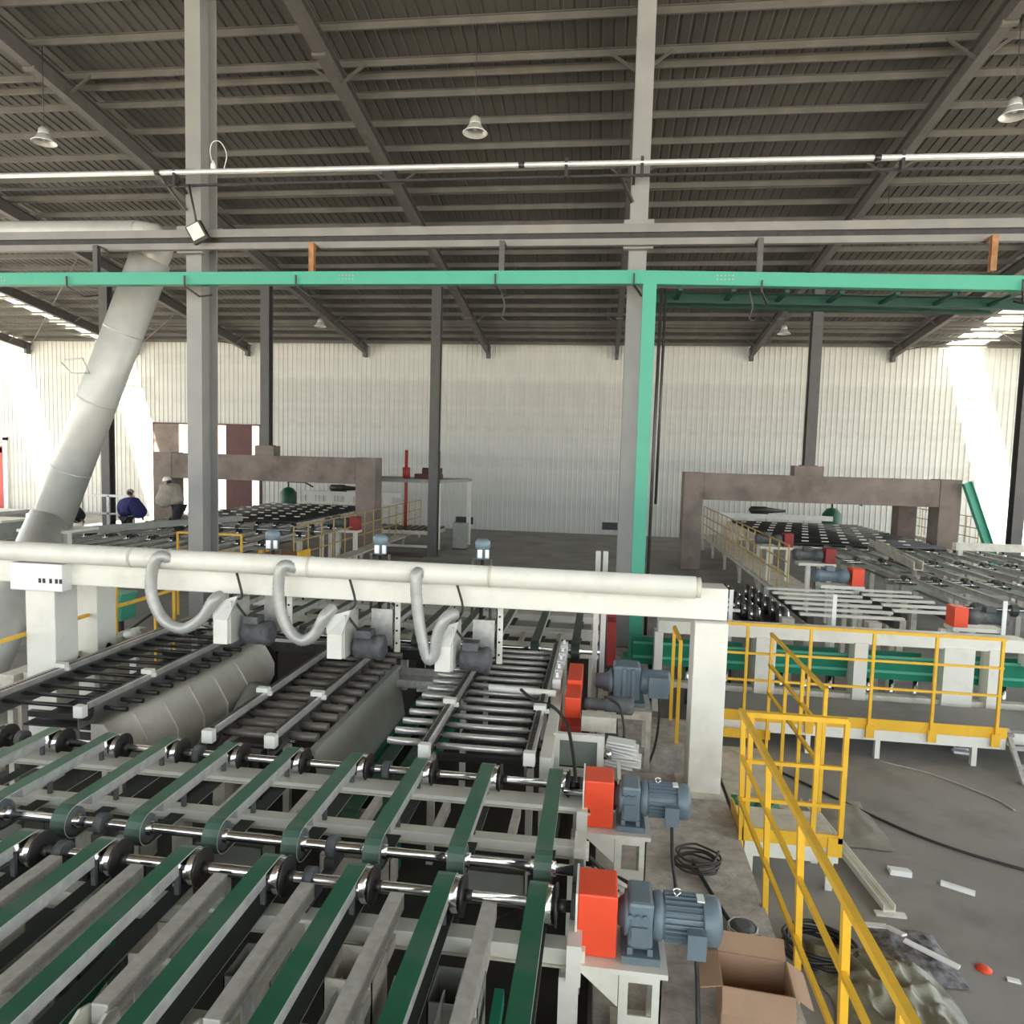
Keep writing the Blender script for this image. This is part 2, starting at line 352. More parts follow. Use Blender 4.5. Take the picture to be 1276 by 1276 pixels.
# green monorail beam and post
t = thing('green_beam', 'bright green steel I-beam crossing the hall above everything', 'beam', (0, 11.9, 6.6))
seg = [(-14.5, 6.71), (.35, 6.685), (4.4, 6.60), (10.8, 6.49)]
for (xa, za), (xb, zb) in zip(seg, seg[1:]):
    ob('beam_run', MB().ibeam((xa, 11.95, za), (xb, 11.95, zb), .15, .215, .012), M_gbeam, t)
    ob('face_plate', MB().prof((xa, 11.88, za), (xb, 11.88, zb), [(-.008, -.1), (.008, -.1), (.008, .1), (-.008, .1)]), M_gbeam, t)
m = MB()
for bx in (-11.2, -4.6, 1.7):
    for i in range(5):
        for j in range(2): m.cyl((bx+i*.06, 11.862, 6.67+j*.06-.02*max(0, bx)), (bx+i*.06, 11.875, 6.67+j*.06-.02*max(0, bx)), .012, 6)
ob('bolts', m, M_bedge, t, kind='stuff')
for hx in (-9.68, -7.41, -5.36, -1.89, .38, 2.38, 6.2):
    zz = 6.62 if hx < 1 else 6.5
    m = MB().bar((hx, 11.82, zz+.11), (hx, 11.82, zz-.07), .027, .02).bar((hx, 11.82, zz-.07), (hx+.14, 12.05, zz-.2), .027, .027).bar((hx+.14, 12.05, zz-.2), (hx+.18, 12.38, zz-.1), .027, .027)
    ob('hook_bracket', m, M_dark, t)
for hx in (-1.81, 2.21): ob('drop_hook', MB().tube(spline([(hx, 11.95, 6.5), (hx+.07, 11.95, 6.25), (hx+.03, 11.95, 6.05), (hx+.1, 11.95, 6.0)], 4), .016, 6), M_dark, t)
M_gdark = mat('green_beam_dark', (.006, .06, .04), .5)
t2 = thing('green_beam', 'darker second green beam behind the bright one, right of the post', 'beam', (4.5, 13, 6.3))
ob('beam_run', MB().ibeam((.8, 12.75, 6.55), (7.0, 12.75, 6.43), .14, .18, .012).ibeam((.8, 13.1, 6.55), (6.4, 13.1, 6.43), .14, .18, .012), M_gdark, t2)
for k in range(7): ob('tie_plate', MB().bar((1.15+k*.84, 12.05, 6.53-.018*k), (1.15+k*.84, 13.15, 6.53-.018*k), .07, .05), M_gdark, t2)
t = thing('green_post', 'bright green square post beside the tall grey column', 'post', (.64, 11.9, .4))
ob('post_shaft', MB().box(.53, .745, 11.82, 12.0, .42, 6.57), M_gbeam, t)
ob('cable_run', MB().tube([(.8, 11.85, .8), (.81, 11.85, 4), (.83, 11.86, 6.5)], .03, 6).tube([(.88, 11.88, 3), (.9, 11.88, 6.5)], .026, 6), M_dark, t)
ob('post_foot', MB().box(.45, .83, 11.72, 12.1, .4, .43), M_gbeam, t)

# ================================================================== LAMPS
def lamp(px, py, y, label, s=1.0):
    c = uy(px, py, y); t = thing('pendant_lamp', label, 'lamp', c, 'high bay lamps under the roof')
    def P(name, mb, mt): ob(name, mb, mt, t, (0, 0, 0))
    P('reflector', MB().lathe((0, 0, -.1*s), Z3, [(0, .24*s), (.008, .25*s), (.05*s, .2*s), (.16*s, .12*s), (.17*s, .115*s), (.05*s, .19*s), (.012, .23*s)], 20, caps=False), M_pipe)
    P('housing', MB().lathe((0, 0, .06*s), Z3, [(0, .11*s), (.02, .12*s), (.12*s, .1*s), (.17*s, .05*s)], 14), M_galv)
    P('bulb', MB().lathe((0, 0, -.04*s), Z3, [(0, .02), (.02, .05*s), (.08*s, .06*s), (.12*s, .03*s)], 10), M_white)
    P('cord', MB().cyl((0, 0, .2*s), (0, 0, zr(y)-c.z+.2), .008, 5), M_dark)
for a in ((55, 172, 14.2, 'pendant lamp with round open reflector at the upper left edge'), (592, 160, 14.2, 'pendant lamp hanging in the middle between the two big columns'),
          (1264, 138, 14.2, 'pendant lamp with round open reflector at the upper right edge'), (1105, 285, 21, 'small pendant lamp above the crane rail on the right'),
          (399, 404, 28, 'small pendant lamp left of centre below the green beam'), (977, 413, 28, 'small pendant lamp right of centre below the green beam')): lamp(*a)
c = uy(245, 289, 12.1)
t = thing('floodlight', 'square black floodlight with cream lens on arm of left column', 'lamp', c)
R = Matrix.Rotation(math.radians(-25), 4, 'Y') @ Matrix.Rotation(math.radians(15), 4, 'X')
def rot(mb, R): mb.v = [tuple(R @ Vector(v)) for v in mb.v]; return mb
ob('housing', rot(MB().box(-.15, .15, -.02, .09, -.18, .15), R), M_black, t, (0, 0, 0), bevel=.01)
ob('lens', rot(MB().box(-.115, .115, -.035, -.018, -.115, .13), R), M_lens, t, (0, 0, 0))
ob('arm', MB().cyl((-.02, .05, .13), (-.19, .08, .85), .02, 8), M_dark, t, (0, 0, 0))
c = uy(265, 200, 12.5)
t = thing('hanging_cable', 'white plug on a loop of thin white wire beside the left column', 'cable', c)
ob('wire', MB().tube(spline([c+Vector((.0, 0, -.05)), c+Vector((-.05, 0, .15)), c+Vector((.0, 0, .32)), c+Vector((.15, 0, .32)), c+Vector((.27, 0, .1)), c+Vector((.22, 0, -.15))], 6), .008, 5), M_white, t)
ob('plug', MB().lathe(c+Vector((.01, 0, -.2)), Z3, [(0, .01), (.06, .05), (.12, .045), (.2, .01)], 8), M_white, t)

# ================================================================== CONCRETE PORTALS
def portal(xl, xr, y, zt, zb, w1, label):
    t = thing('concrete_portal', label, 'frame', ((xl+xr)/2, y, 0))
    ob('post', MB().box(xl, xl+w1, y-.02, y+.78, 0, zt), M_conc, t, bevel=.02)
    ob('post', MB().box(xr-w1, xr, y-.02, y+.78, 0, zt), M_conc, t, bevel=.02)
    ob('beam', MB().box(xl+w1, xr-w1, y, y+.7, zb, zt-.02), M_conc, t, bevel=.02)
    return t
t = portal(-17.0, -8.25, 25.0, 3.56, 2.58, .75, 'brown concrete portal frame on the left with a column on top')
ob('column_pad', MB().box(-12.95, -12.2, 25.05, 25.6, 3.54, 3.9), M_conc, t)
ob('post', MB().box(-16.2, -15.6, 26.4, 27, 0, 3.3), M_conc, t)
t = portal(2.79, 11.75, 25.0, 3.38, 2.45, .66, 'brown concrete portal frame on the right with a green strut')
ob('column_pad', MB().box(6.45, 7.4, 25.05, 25.6, 3.36, 3.7), M_conc, t)
ob('post', MB().box(10.4, 11.0, 26.4, 27, 0, 2.9), M_conc, t)
t = thing('green_strut', 'sloping green steel strut leaning on the right concrete portal', 'strut', (12.9, 24.8, 0))
ob('strut_bar', MB().ibeam((11.8, 24.8, 3.3), (12.98, 24.8, .3), .2, .26, .02), M_gbeam, t)
ob('strut_foot', MB().box(12.75, 13.2, 24.6, 25.0, 0, .3), M_conc, t)

# ================================================================== BELT CONVEYORS
def loop_profile(y0, y1, z, r, th, n=8):
    """closed belt loop in the YZ plane round two pulleys with centres y0,y1 at height z"""
    outer = []; inner = []
    for k in range(n+1):
        a = math.pi/2 + math.pi*k/n; outer.append((y0+math.cos(a)*r, z+math.sin(a)*r)); inner.append((y0+math.cos(a)*(r-th), z+math.sin(a)*(r-th)))
    for k in range(n+1):
        a = -math.pi/2 + math.pi*k/n; outer.append((y1+math.cos(a)*r, z+math.sin(a)*r)); inner.append((y1+math.cos(a)*(r-th), z+math.sin(a)*(r-th)))
    return outer, inner
def belt_mesh(y0, y1, z, r, wd, th=.008, mats=None):
    o_, i_ = loop_profile(y0, y1, z, r, th); n = len(o_); m = MB()
    for s in (-1, 1):
        for (a, c) in o_: m.v.append((s*wd/2, a, c))
        for (a, c) in i_: m.v.append((s*wd/2, a, c))
    A0, A1, B0, B1 = 0, n, 2*n, 3*n
    for k in range(n):
        j = (k+1) % n
        m.face([A0+k, A0+j, B0+j, B0+k], 0, False); m.face([A1+k, B1+k, B1+j, A1+j], 2, False)
        m.face([A0+k, A1+k, A1+j, A0+j], 1); m.face([B0+k, B0+j, B1+j, B1+k], 1)
    return m.mesh('belt', (mats or [M_belt, M_bedge]) + [M_binner])
def pulley_mesh(r, wd, disc=True):
    m = MB(); m.cyl((-wd/2, 0, 0), (wd/2, 0, 0), r, 18)
    if not disc:
        m.v = []; m.f = []; m.m = []; m.s = []; m.cyl((-.05, 0, 0), (.05, 0, 0), r-.012, 18, mi=1); m.cyl((-.08, 0, 0), (.08, 0, 0), .045, 12); return m.mesh('pulley', [M_chrome, M_motk])
    m.cyl((wd/2, 0, 0), (wd/2+.012, 0, 0), r+.012, 18, mi=1); m.cyl((wd/2+.012, 0, 0), (wd/2+.06, 0, 0), .035, 10, mi=1)
    return m.mesh('pulley', [M_chrome, M_dark])
BX = [-.28-.545*k for k in range(11)]
R_ = .115
def belt_conveyor(label, xs, y0, y1, z, beams, group=None, rshaft=.032, front='drum', legs=True, xr=None, detail=True, mats=None, beammat=None):
    t = thing('belt_conveyor', label, 'conveyor', (xs[0], (y0+y1)/2, 0), group)
    bm = belt_mesh(y0, y1, z, R_, .11, mats=mats); pmh = pulley_mesh(R_-.01, .15); pmf = pulley_mesh(R_-.01, .15, False)
    xa, xb = xs[-1]-.3, (xr if xr is not None else xs[0]+.2)
    sup = MB().box(-.05, .05, y0+.16, y1-.16, z+.035, z+.1).mesh('belt_support', [M_galv])
    brk = [MB().box(.0, .03, (b_[0]+b_[1])/2-.012, (b_[0]+b_[1])/2+.012, b_[2], z+.04).mesh('support_bracket', [M_motk]) for b_ in beams]
    for x in xs:
        b = ob('belt', bm, M_belt, t, Vector((x, 0, 0))-t.location)
        s = ob('belt_support', sup, M_galv, t, Vector((x, 0, 0))-t.location)
        if detail:
            for bb in brk: ob('support_bracket', bb, M_motk, s, (0, 0, 0))
        for yy in (y0, y1):
            ob('pulley', pmf if yy == y0 else pmh, M_chrome, t, Vector((x+(0 if yy == y0 else .025), yy, z))-t.location)
    for yy in (y0, y1): ob('drive_shaft', MB().cyl((xa, yy, z), (xb, yy, z), rshaft, 12), M_chrome, t)
    for b_ in beams:
        by0, by1, bt = b_[:3]; th = b_[3] if len(b_) > 3 else .1
        ob('cross_beam', MB().box(xa, xb-.02, by0, by1, bt-th, bt), beammat or M_cream, t, bevel=.004 if detail else 0)
        ob('beam_foot_flange', MB().box(xa, xb-.02, by0-.012, by1+.012, bt-th-.012, bt-th), beammat or M_creamd, t)
        if legs:
            for lx in (xa+.1, (xa+xb)/2, xb-.1): ob('leg', MB().box(lx-.05, lx+.05, (by0+by1)/2-.05, (by0+by1)/2+.05, 0, bt-th-.012), M_creamd, t)
    if detail and len(beams) > 1:
        for i, x in enumerate(xs[:-1]):
            m = MB().box(x-.30, x-.245, beams[0][1], beams[1][0], beams[0][2]-.09, beams[0][2]-.02); ob('long_member', m, M_creamd, t)
    return t
ZS = 1.135
A_ = belt_conveyor('near belt conveyor, second from the camera, its green loops turning at its front', BX, 4.26, 5.42, ZS, [(4.66, 4.76, 1.06, .07), (5.17, 5.36, 1.08, .03)], 'near belt conveyors', xr=.02)
B_ = belt_conveyor('nearest belt conveyor with long green belts reaching the bottom of the photo', BX, .9, 3.9, ZS, [(3.72, 3.84, 1.0, .09), (2.1, 2.2, .9, .08)], 'near belt conveyors', xr=.02)
C_ = belt_conveyor('dark belt conveyor under and behind the white gantry', BX, 9.35, 13.6, ZS, [(9.55, 9.85, 1.1), (10.5, 10.75, 1.1), (11.6, 11.9, 1.1), (13.0, 13.3, 1.1)], None, xr=.05, mats=[M_beltd, M_bedge])
# pillow blocks / couplings on shafts
for t, ys in ((A_, (4.26, 5.42)), (B_, (3.9,))):
    for yy in ys:
        for x in (-.06, -1.66, -3.3, -4.95):
            m = MB().cyl((x-.03, yy, ZS), (x+.03, yy, ZS), .07, 14).box(x-.035, x+.035, yy-.07, yy+.07, ZS-.12, ZS-.05).box(x-.03, x+.03, yy-.12, yy+.12, ZS-.14, ZS-.11)
            ob('bearing', m, M_motk, t)
# end plates on the right ends
for t, ys in ((A_, (5.22, 4.71)), (B_, (3.75, 2.2))):
    for yy in ys:
        ob('end_plate', MB().box(-.1, -.02, yy-.12, yy+.12, .86, 1.09), M_cream, t)
        ob('leg', MB().box(-.14, -.03, yy-.06, yy+.06, 0, .86), M_cream, t)
# lifting rack with slats between the belts
lr = thing('lifting_rack', 'rack of grey lifting slats lying between the nearest green belts', 'rack', (-1.5, 2.6, 0))
for k in range(8):
    x = BX[k]-.272; ya = 2.78 if k in (2, 3, 4) else 1.2
    m = MB().prof((x, ya, 1.115), (x, 3.82, 1.115), [(-.043, -.05), (.043, -.05), (.043, .05), (-.043, .05)], Z3)
    s = ob('slat', m, M_slat, lr, bevel=.006)
    for yb in (3.0, 2.2):
        g = MB().box(x+.045, x+.055, yb-.05, yb+.04, .72, 1.1).cyl((x+.02, yb, .8), (x+.09, yb, .8), .02, 8)
        ob('slat_hanger', g, M_galv, s, (0, 0, 0))
    if k in (2, 3, 4):
        for q in (-.065, .065):
            g = MB().prof((x+q-.008, 2.72, 1.09), (x+q+.008, 2.72, 1.09), [(-.11, -.04), (-.09, .05), (-.02, .075), (.05, .05), (.09, -.02), (.07, -.1), (-.03, -.16)], Z3)
            ob('clevis_plate', g, M_cream, s, (0, 0, 0))
        ob('clevis_pin', MB().cyl((x-.09, 2.69, 1.07), (x+.09, 2.69, 1.07), .022, 10), M_steel, s, (0, 0, 0))
for yb, zb in ((3.25, .74), (2.65, .62), (1.8, .62)):
    ob('rack_beam', MB().box(-5.6, -.12, yb-.05, yb+.05, zb-.1, zb), M_creamd, lr)
    for lx in (-5.3, -2.9, -.4): ob('leg', MB().box(lx-.04, lx+.04, yb-.04, yb+.04, 0, zb-.1), M_creamd, lr)
# trays and inclined plates hung under the slats
tri = MB()
def tray(x, y, z, w, d, h):
    m = MB(); e = .008
    m.box(x, x+w, y, y+e, z, z+h).box(x, x+w, y+d-e, y+d, z, z+h).box(x, x+e, y, y+d, z, z+h).box(x+w-e, x+w, y, y+d, z, z+h).box(x, x+w, y, y+d, z, z+e)
    return m
for k in range(7):
    x = BX[k]-.24-.0
    for j, yb in enumerate((3.28, 2.75)):
        if (k+j) % 3 == 0 and j: continue
        o = ob('drip_tray', tray(x-.26+.02*j, yb, .66+.06*((k+j) % 2), .26, .26, .3), M_creamd if (k+j) % 2 else M_gbox, lr)
        ob('tray_post', MB().box(x-.15, x-.11, yb+.1, yb+.14, 0, .67), M_dark, lr)
for k in range(8):
    x = BX[k]-.06
    ob('inclined_channel', MB().bar((x-.1, 3.5, .86), (x-.1, 1.4, .4), .05, .11), M_slat if k % 2 else M_gtank, lr)
    ob('side_plate', MB().box(x-.37, x-.362, 2.9, 3.35, .7, .98), M_galv, lr)
for k in range(8):
    x = BX[k]-.36
    ob('gusset_plate', MB().prof((x, 0, 0), (x+.012, 0, 0), [(-3.5, .98), (-3.3, .98), (-3.3, .7)], Z3), M_cream if k % 3 else M_gbox, lr)
    ob('stop_post', MB().box(x+.12, x+.15, 3.05, 3.08, .55, 1.08), M_galv, lr)
    ob('cross_rod', MB().cyl((x-.12, 2.5, .84), (x+.16, 2.5, .84), .02, 8), M_chrome, lr)
for k in range(6):
    x = BX[k]-.5
    ob('push_cylinder', MB().cyl((x, 3.55, .35), (x, 2.5, .5), .04, 10).cyl((x, 2.5, .5), (x, 2.2, .55), .015, 8), M_steel, lr)
# things below conveyor A: hoppers and a lower green conveyor
for k in range(5):
    x = -.7-1.0*k
    tt = thing('dust_tray', ['dark tray below the second conveyor beside the orange guards', 'open tray under the second conveyor, second from its right end', 'open tray under the second conveyor at mid length', 'open tray under the second conveyor, left of mid length', 'open tray under the left end of the second conveyor'][k], 'tray', (x, 4.95, 0), 'trays below the second conveyor')
    ob('tray_body', tray(x-.3, 4.85, .45, .55, .22, .25), M_creamd if k % 2 else M_gbox, tt)
    ob('tray_stand', MB().box(x-.28, x-.24, 4.9, 4.94, 0, .46).box(x+.2, x+.24, 4.9, 4.94, 0, .46).bar((x-.26, 4.92, .1), (x+.22, 4.92, .4), .03, .03, Y3), M_dark, tt)
# low green belts in the gap between the roller conveyors
t = thing('low_belt_conveyor', 'pair of dark green belts running low between the roller conveyors', 'conveyor', (-2.3, 7.3, 0))
lb = belt_mesh(5.9, 8.9, .45, .09, .15)
for x in (-2.12, -1.86): ob('belt', lb, M_belt, t, Vector((x, 0, 0))-t.location)
ob('roller', MB().cyl((-2.3, 5.9, .45), (-1.7, 5.9, .45), .07, 12).cyl((-2.3, 8.9, .45), (-1.7, 8.9, .45), .07, 12), M_steel, t)
ob('frame', MB().box(-2.32, -2.27, 5.8, 9, .38, .5).box(-1.72, -1.67, 5.8, 9, .38, .5).box(-2.32, -2.27, 5.85, 5.93, 0, .4).box(-1.72, -1.67, 5.85, 5.93, 0, .4).box(-2.32, -2.27, 8.85, 8.93, 0, .4).box(-1.72, -1.67, 8.85, 8.93, 0, .4), M_gtank, t)

# ================================================================== ROLLER CONVEYORS
def roller_conveyor(label, xl, xr, y0, y1, pitch, x_roll0, x_roll1, mt, z=1.2, r=.028, stubs=None, smt=None):
    t = thing('roller_conveyor', label, 'conveyor', ((xl+xr)/2, (y0+y1)/2, 0), 'roller conveyors below the gantry')
    rm_ = MB().cyl((x_roll0, 0, z-.02), (x_roll1, 0, z-.02), r, 10).cyl((x_roll0-.03, 0, z-.02), (x_roll1+.03, 0, z-.02), .01, 6).mesh('roller', [mt])
    st = MB().cyl((stubs[0], 0, z-.02), (stubs[1], 0, z-.02), r+.004, 12).mesh('stub_roller', [smt or M_rollk]) if stubs else None
    n = int((y1-y0-.3)/pitch)
    for k in range(n+1):
        y = y0+.15+k*pitch
        ob('roller', rm_, mt, t, Vector((0, y, 0))-t.location)
        if st and y < y1-.5: ob('stub_roller', st, M_rollk, t, Vector((0, y+.03, 0))-t.location)
    for s, x in ((-1, xl), (1, xr)):
        ob('side_rail', MB().box(x-.03, x-.018, y0-.05, y1, z-.16, z+.07).box(x-.03, x+.02, y0-.05, y1, z+.045, z+.06), M_steel, t)
        ob('guide_strip', MB().box(x+.03, x+.055, y0, y1, z+.03, z+.085), M_rolls, t)
        m = MB(); y = y0
        while y < y1:
            m.box(x-.012, x+.026, y, y+.03, z+.062, z+.085); m.box(x-.0, x+.014, y+.03, y+.045, z+.066, z+.08); y += .045
        ob('chain', m, M_dark, t, kind='stuff')
        ob('sprocket', MB().cyl((x-.01, y0+.02, z-.02), (x+.03, y0+.02, z-.02), .075, 14).cyl((x-.06, y0+.02, z-.02), (x+.06, y0+.02, z-.02), .025, 10), M_dark, t)
        for ly in (y0+.3, (y0+y1)/2, y1-.2): ob('leg', MB().box(x-.04, x+.02, ly-.03, ly+.03, 0, z-.16), M_creamd, t)
        ob('end_cap', MB().box(x-.035, x+.06, y0-.1, y0-.03, z-.03, z+.08), M_cream, t)
        cy = y0+.9
        ob('guide_block', MB().box(x-.05, x+.07, cy, cy+.07, z+.085, z+.13).box(x-.03, x+.1, cy+.02, cy+.05, z+.05, z+.09), M_cream, t)
    for ly in (y0+.5, y1-.3): ob('tie_bar', MB().box(xl, xr, ly-.03, ly+.03, z-.3, z-.24), M_dark, t)
    return t
RL_ = roller_conveyor('leftmost roller conveyor with long black rollers', -5.8, -4.78, 5.95, 9.0, .24, -5.76, -4.85, M_rollk, r=.021, stubs=(-4.7, -4.47))
RM_ = roller_conveyor('narrow middle roller conveyor with brownish rollers', -3.32, -2.75, 5.65, 9.0, .24, -3.28, -2.8, M_rollb, r=.034, stubs=(-2.68, -2.42), smt=M_rollb)
RR_ = roller_conveyor('right roller conveyor with bright steel rollers beside the chain drive', -1.42, -.53, 5.72, 9.25, .24, -1.35, -.6, M_rolls, stubs=(-1.8, -1.5), smt=M_rolls)
ob('outer_rail', MB().box(-5.96, -5.92, 5.6, 9.6, 1.13, 1.24).box(-5.99, -5.96, 5.6, 9.6, 1.12, 1.15).box(-5.88, -5.86, 5.6, 9.5, 1.2, 1.25), M_steel, RL_)
ob('under_sheet', MB().box(-5.74, -4.84, 6.3, 8.9, .86, .88), M_dark, RL_)  # dark sheet added to supply the black shade below the rollers
ob('under_sheet', MB().box(-3.27, -2.8, 5.9, 8.8, 1.02, 1.04), M_rollb, RM_)
for k in range(9): ob('cover_slat', MB().box(-3.25, -2.82, 5.98+.24*k, 6.07+.24*k, 1.1, 1.13), M_slat, RM_)
for yy in (6.6, 7.5, 8.4): ob('under_plate', MB().box(-1.32, -.6, yy, yy+.35, .9, .93), M_dark, RR_)
ob('side_panel', MB().prof((-2.43, 5.75, 1.0), (-2.43, 8.3, 1.0), [(0, .06), (.012, .06), (.13, -.6), (.118, -.6)], Z3).box(-2.47, -2.40, 5.72, 8.35, 1.06, 1.1), M_gbox, RM_)
# dust hood below the left roller conveyor
t = thing('dust_hood', 'bulging dusty white sheet-metal hood below the left black rollers', 'hood', (-4.4, 7.3, 0))
m = MB(); prof = [(-4.74, 1.12), (-4.46, 1.12), (-4.38, 1.0), (-4.27, .8), (-4.27, .6), (-4.36, .4), (-4.5, .28), (-4.74, .3)]
ys = [5.98, 6.3, 6.7, 7.15, 7.6, 8.1, 8.6, 9.0]; sc_ = [.5, .75, .9, .95, 1.0, 1.05, .95, .8]
for yy, s_ in zip(ys, sc_):
    for a, c in prof: m.v.append((-4.74+(a+4.74)*s_, yy, 1.07+(c-1.12)*s_))
n = len(prof)
for i in range(len(ys)-1):
    for k in range(n):
        j = (k+1) % n; m.face([i*n+k, i*n+j, (i+1)*n+j, (i+1)*n+k], 0, True)
m.face(list(range(n))); m.face([(len(ys)-1)*n+k for k in range(n)][::-1])
M_hood = mat('hood_metal', (.74, .71, .63), .5, .05, var=.12, scale=3, dirt=(.30, .28, .24), dscale=3, damt=.5)
ob('hood_body', m, M_hood, t)
for i in (1, 2, 3, 4, 5):
    s_ = sc_[i]*1.02; q = MB(); pts = [(-4.74+(a+4.74)*s_, ys[i], 1.07+(c-1.12)*s_) for a, c in prof[1:]]
    q.tube(pts, .014, 6); ob('hood_seam', q, M_hood, t)
ob('hood_spout', MB().tube(spline([(-4.1, 8.0, .75), (-4.0, 7.5, .6), (-3.85, 7.0, .35), (-3.7, 6.6, .1)], 6), [.16]*19, 12), M_hose, t)
ob('hood_leg', MB().box(-4.72, -4.66, 6.3, 6.36, 0, .5).box(-4.72, -4.66, 8.5, 8.56, 0, .5), M_creamd, t)
# tray and dark cross rails at the back of the gap
t = thing('catch_tray', 'wide galvanised tray behind the low green belts under the hoses', 'tray', (-1.9, 8.5, 0))
ob('tray_pan', tray(-2.62, 8.15, .88, 1.1, .5, .1), M_galv, t); ob('tray_ledge', MB().box(-2.1, -1.5, 8.0, 8.12, .9, .93), M_galv, t)
ob('tray_leg', MB().box(-2.6, -2.54, 8.3, 8.36, 0, .88).box(-1.6, -1.54, 8.3, 8.36, 0, .88), M_dark, t)
t = thing('cross_rail', 'black cross rail with steel edge at the far ends of the roller conveyors', 'rail', (-2.5, 9.1, 0))
ob('rail_bar', MB().box(-4.6, -.5, 9.08, 9.2, .95, 1.12), M_dark, t); ob('rail_edge', MB().box(-4.6, -.5, 9.06, 9.08, 1.09, 1.13), M_chrome, t)
ob('rail_leg', MB().box(-4.5, -4.4, 9.1, 9.18, 0, .95).box(-2.4, -2.3, 9.1, 9.18, 0, .95).box(-.9, -.8, 9.1, 9.18, 0, .95), M_dark, t)
for k, (yy, z1) in enumerate(((6.7, .55), (7.4, .6), (8.1, .6))):
    t = thing('cross_bar', ['dark cross bar low between hood and middle conveyor, nearest', 'dark cross bar low between hood and middle conveyor, second', 'dark cross bar low between hood and middle conveyor, farthest'][k], 'bar', (-3.7, yy, 0))
    ob('bar_top', MB().box(-4.0, -3.4, yy, yy+.08, z1, z1+.05), M_steel, t); ob('bar_leg', MB().box(-3.98, -3.92, yy+.01, yy+.07, 0, z1).box(-3.48, -3.42, yy+.01, yy+.07, 0, z1), M_dark, t)

# ================================================================== GANTRY
g = thing('suction_gantry', 'white portal gantry carrying the long white suction pipe over the conveyors', 'gantry', (-2.5, 7.2, 0))
ob('box_beam', MB().box(-12, 1.27, 7.1, 7.42, 2.15, 2.47), M_cream, g, bevel=.012)
ob('column', MB().box(.95, 1.27, 7.0, 7.34, .42, 2.14), M_cream, g, bevel=.01)
ob('column', MB().box(-6.36, -6.0, 7.05, 7.4, .02, 2.14), M_cream, g, bevel=.01)
ob('column', MB().box(-6.72, -6.3, 8.1, 8.45, .02, 2.14), M_cream, g, bevel=.01)
ob('base_plate', MB().box(.86, 1.31, 6.92, 7.41, .4, .425), M_creamd, g)
ob('suction_pipe', MB().cyl((-12, 6.98, 2.55), (.93, 6.98, 2.49), .108, 24), M_cream, g)
ob('pipe_end_cap', MB().cyl((.93, 6.98, 2.49), (.98, 6.98, 2.49), .1, 24), M_creamd, g)
for sx in (-5.0, -3.0, -1.1): ob('pipe_seam', MB().cyl((sx, 6.98, 2.55-.06*(sx+12)/12.9), (sx+.03, 6.98, 2.55-.06*(sx+12)/12.9), .112, 24), M_creamd, g)
ob('beam_rail', MB().box(-6.3, .9, 7.5, 7.56, 2.1, 2.16), M_steel, g)
bx_ = ob('junction_box', MB().box(-6.45, -5.82, 6.95, 7.1, 2.1, 2.4), M_white, g, bevel=.006)
m = MB()
for k, q in enumerate((0, .05, .13, .2, .25)): m.box(-6.1+q, -6.07+q, 6.945, 6.952, 2.19, 2.24)
ob('slot', m, M_black, bx_, (0, 0, 0))
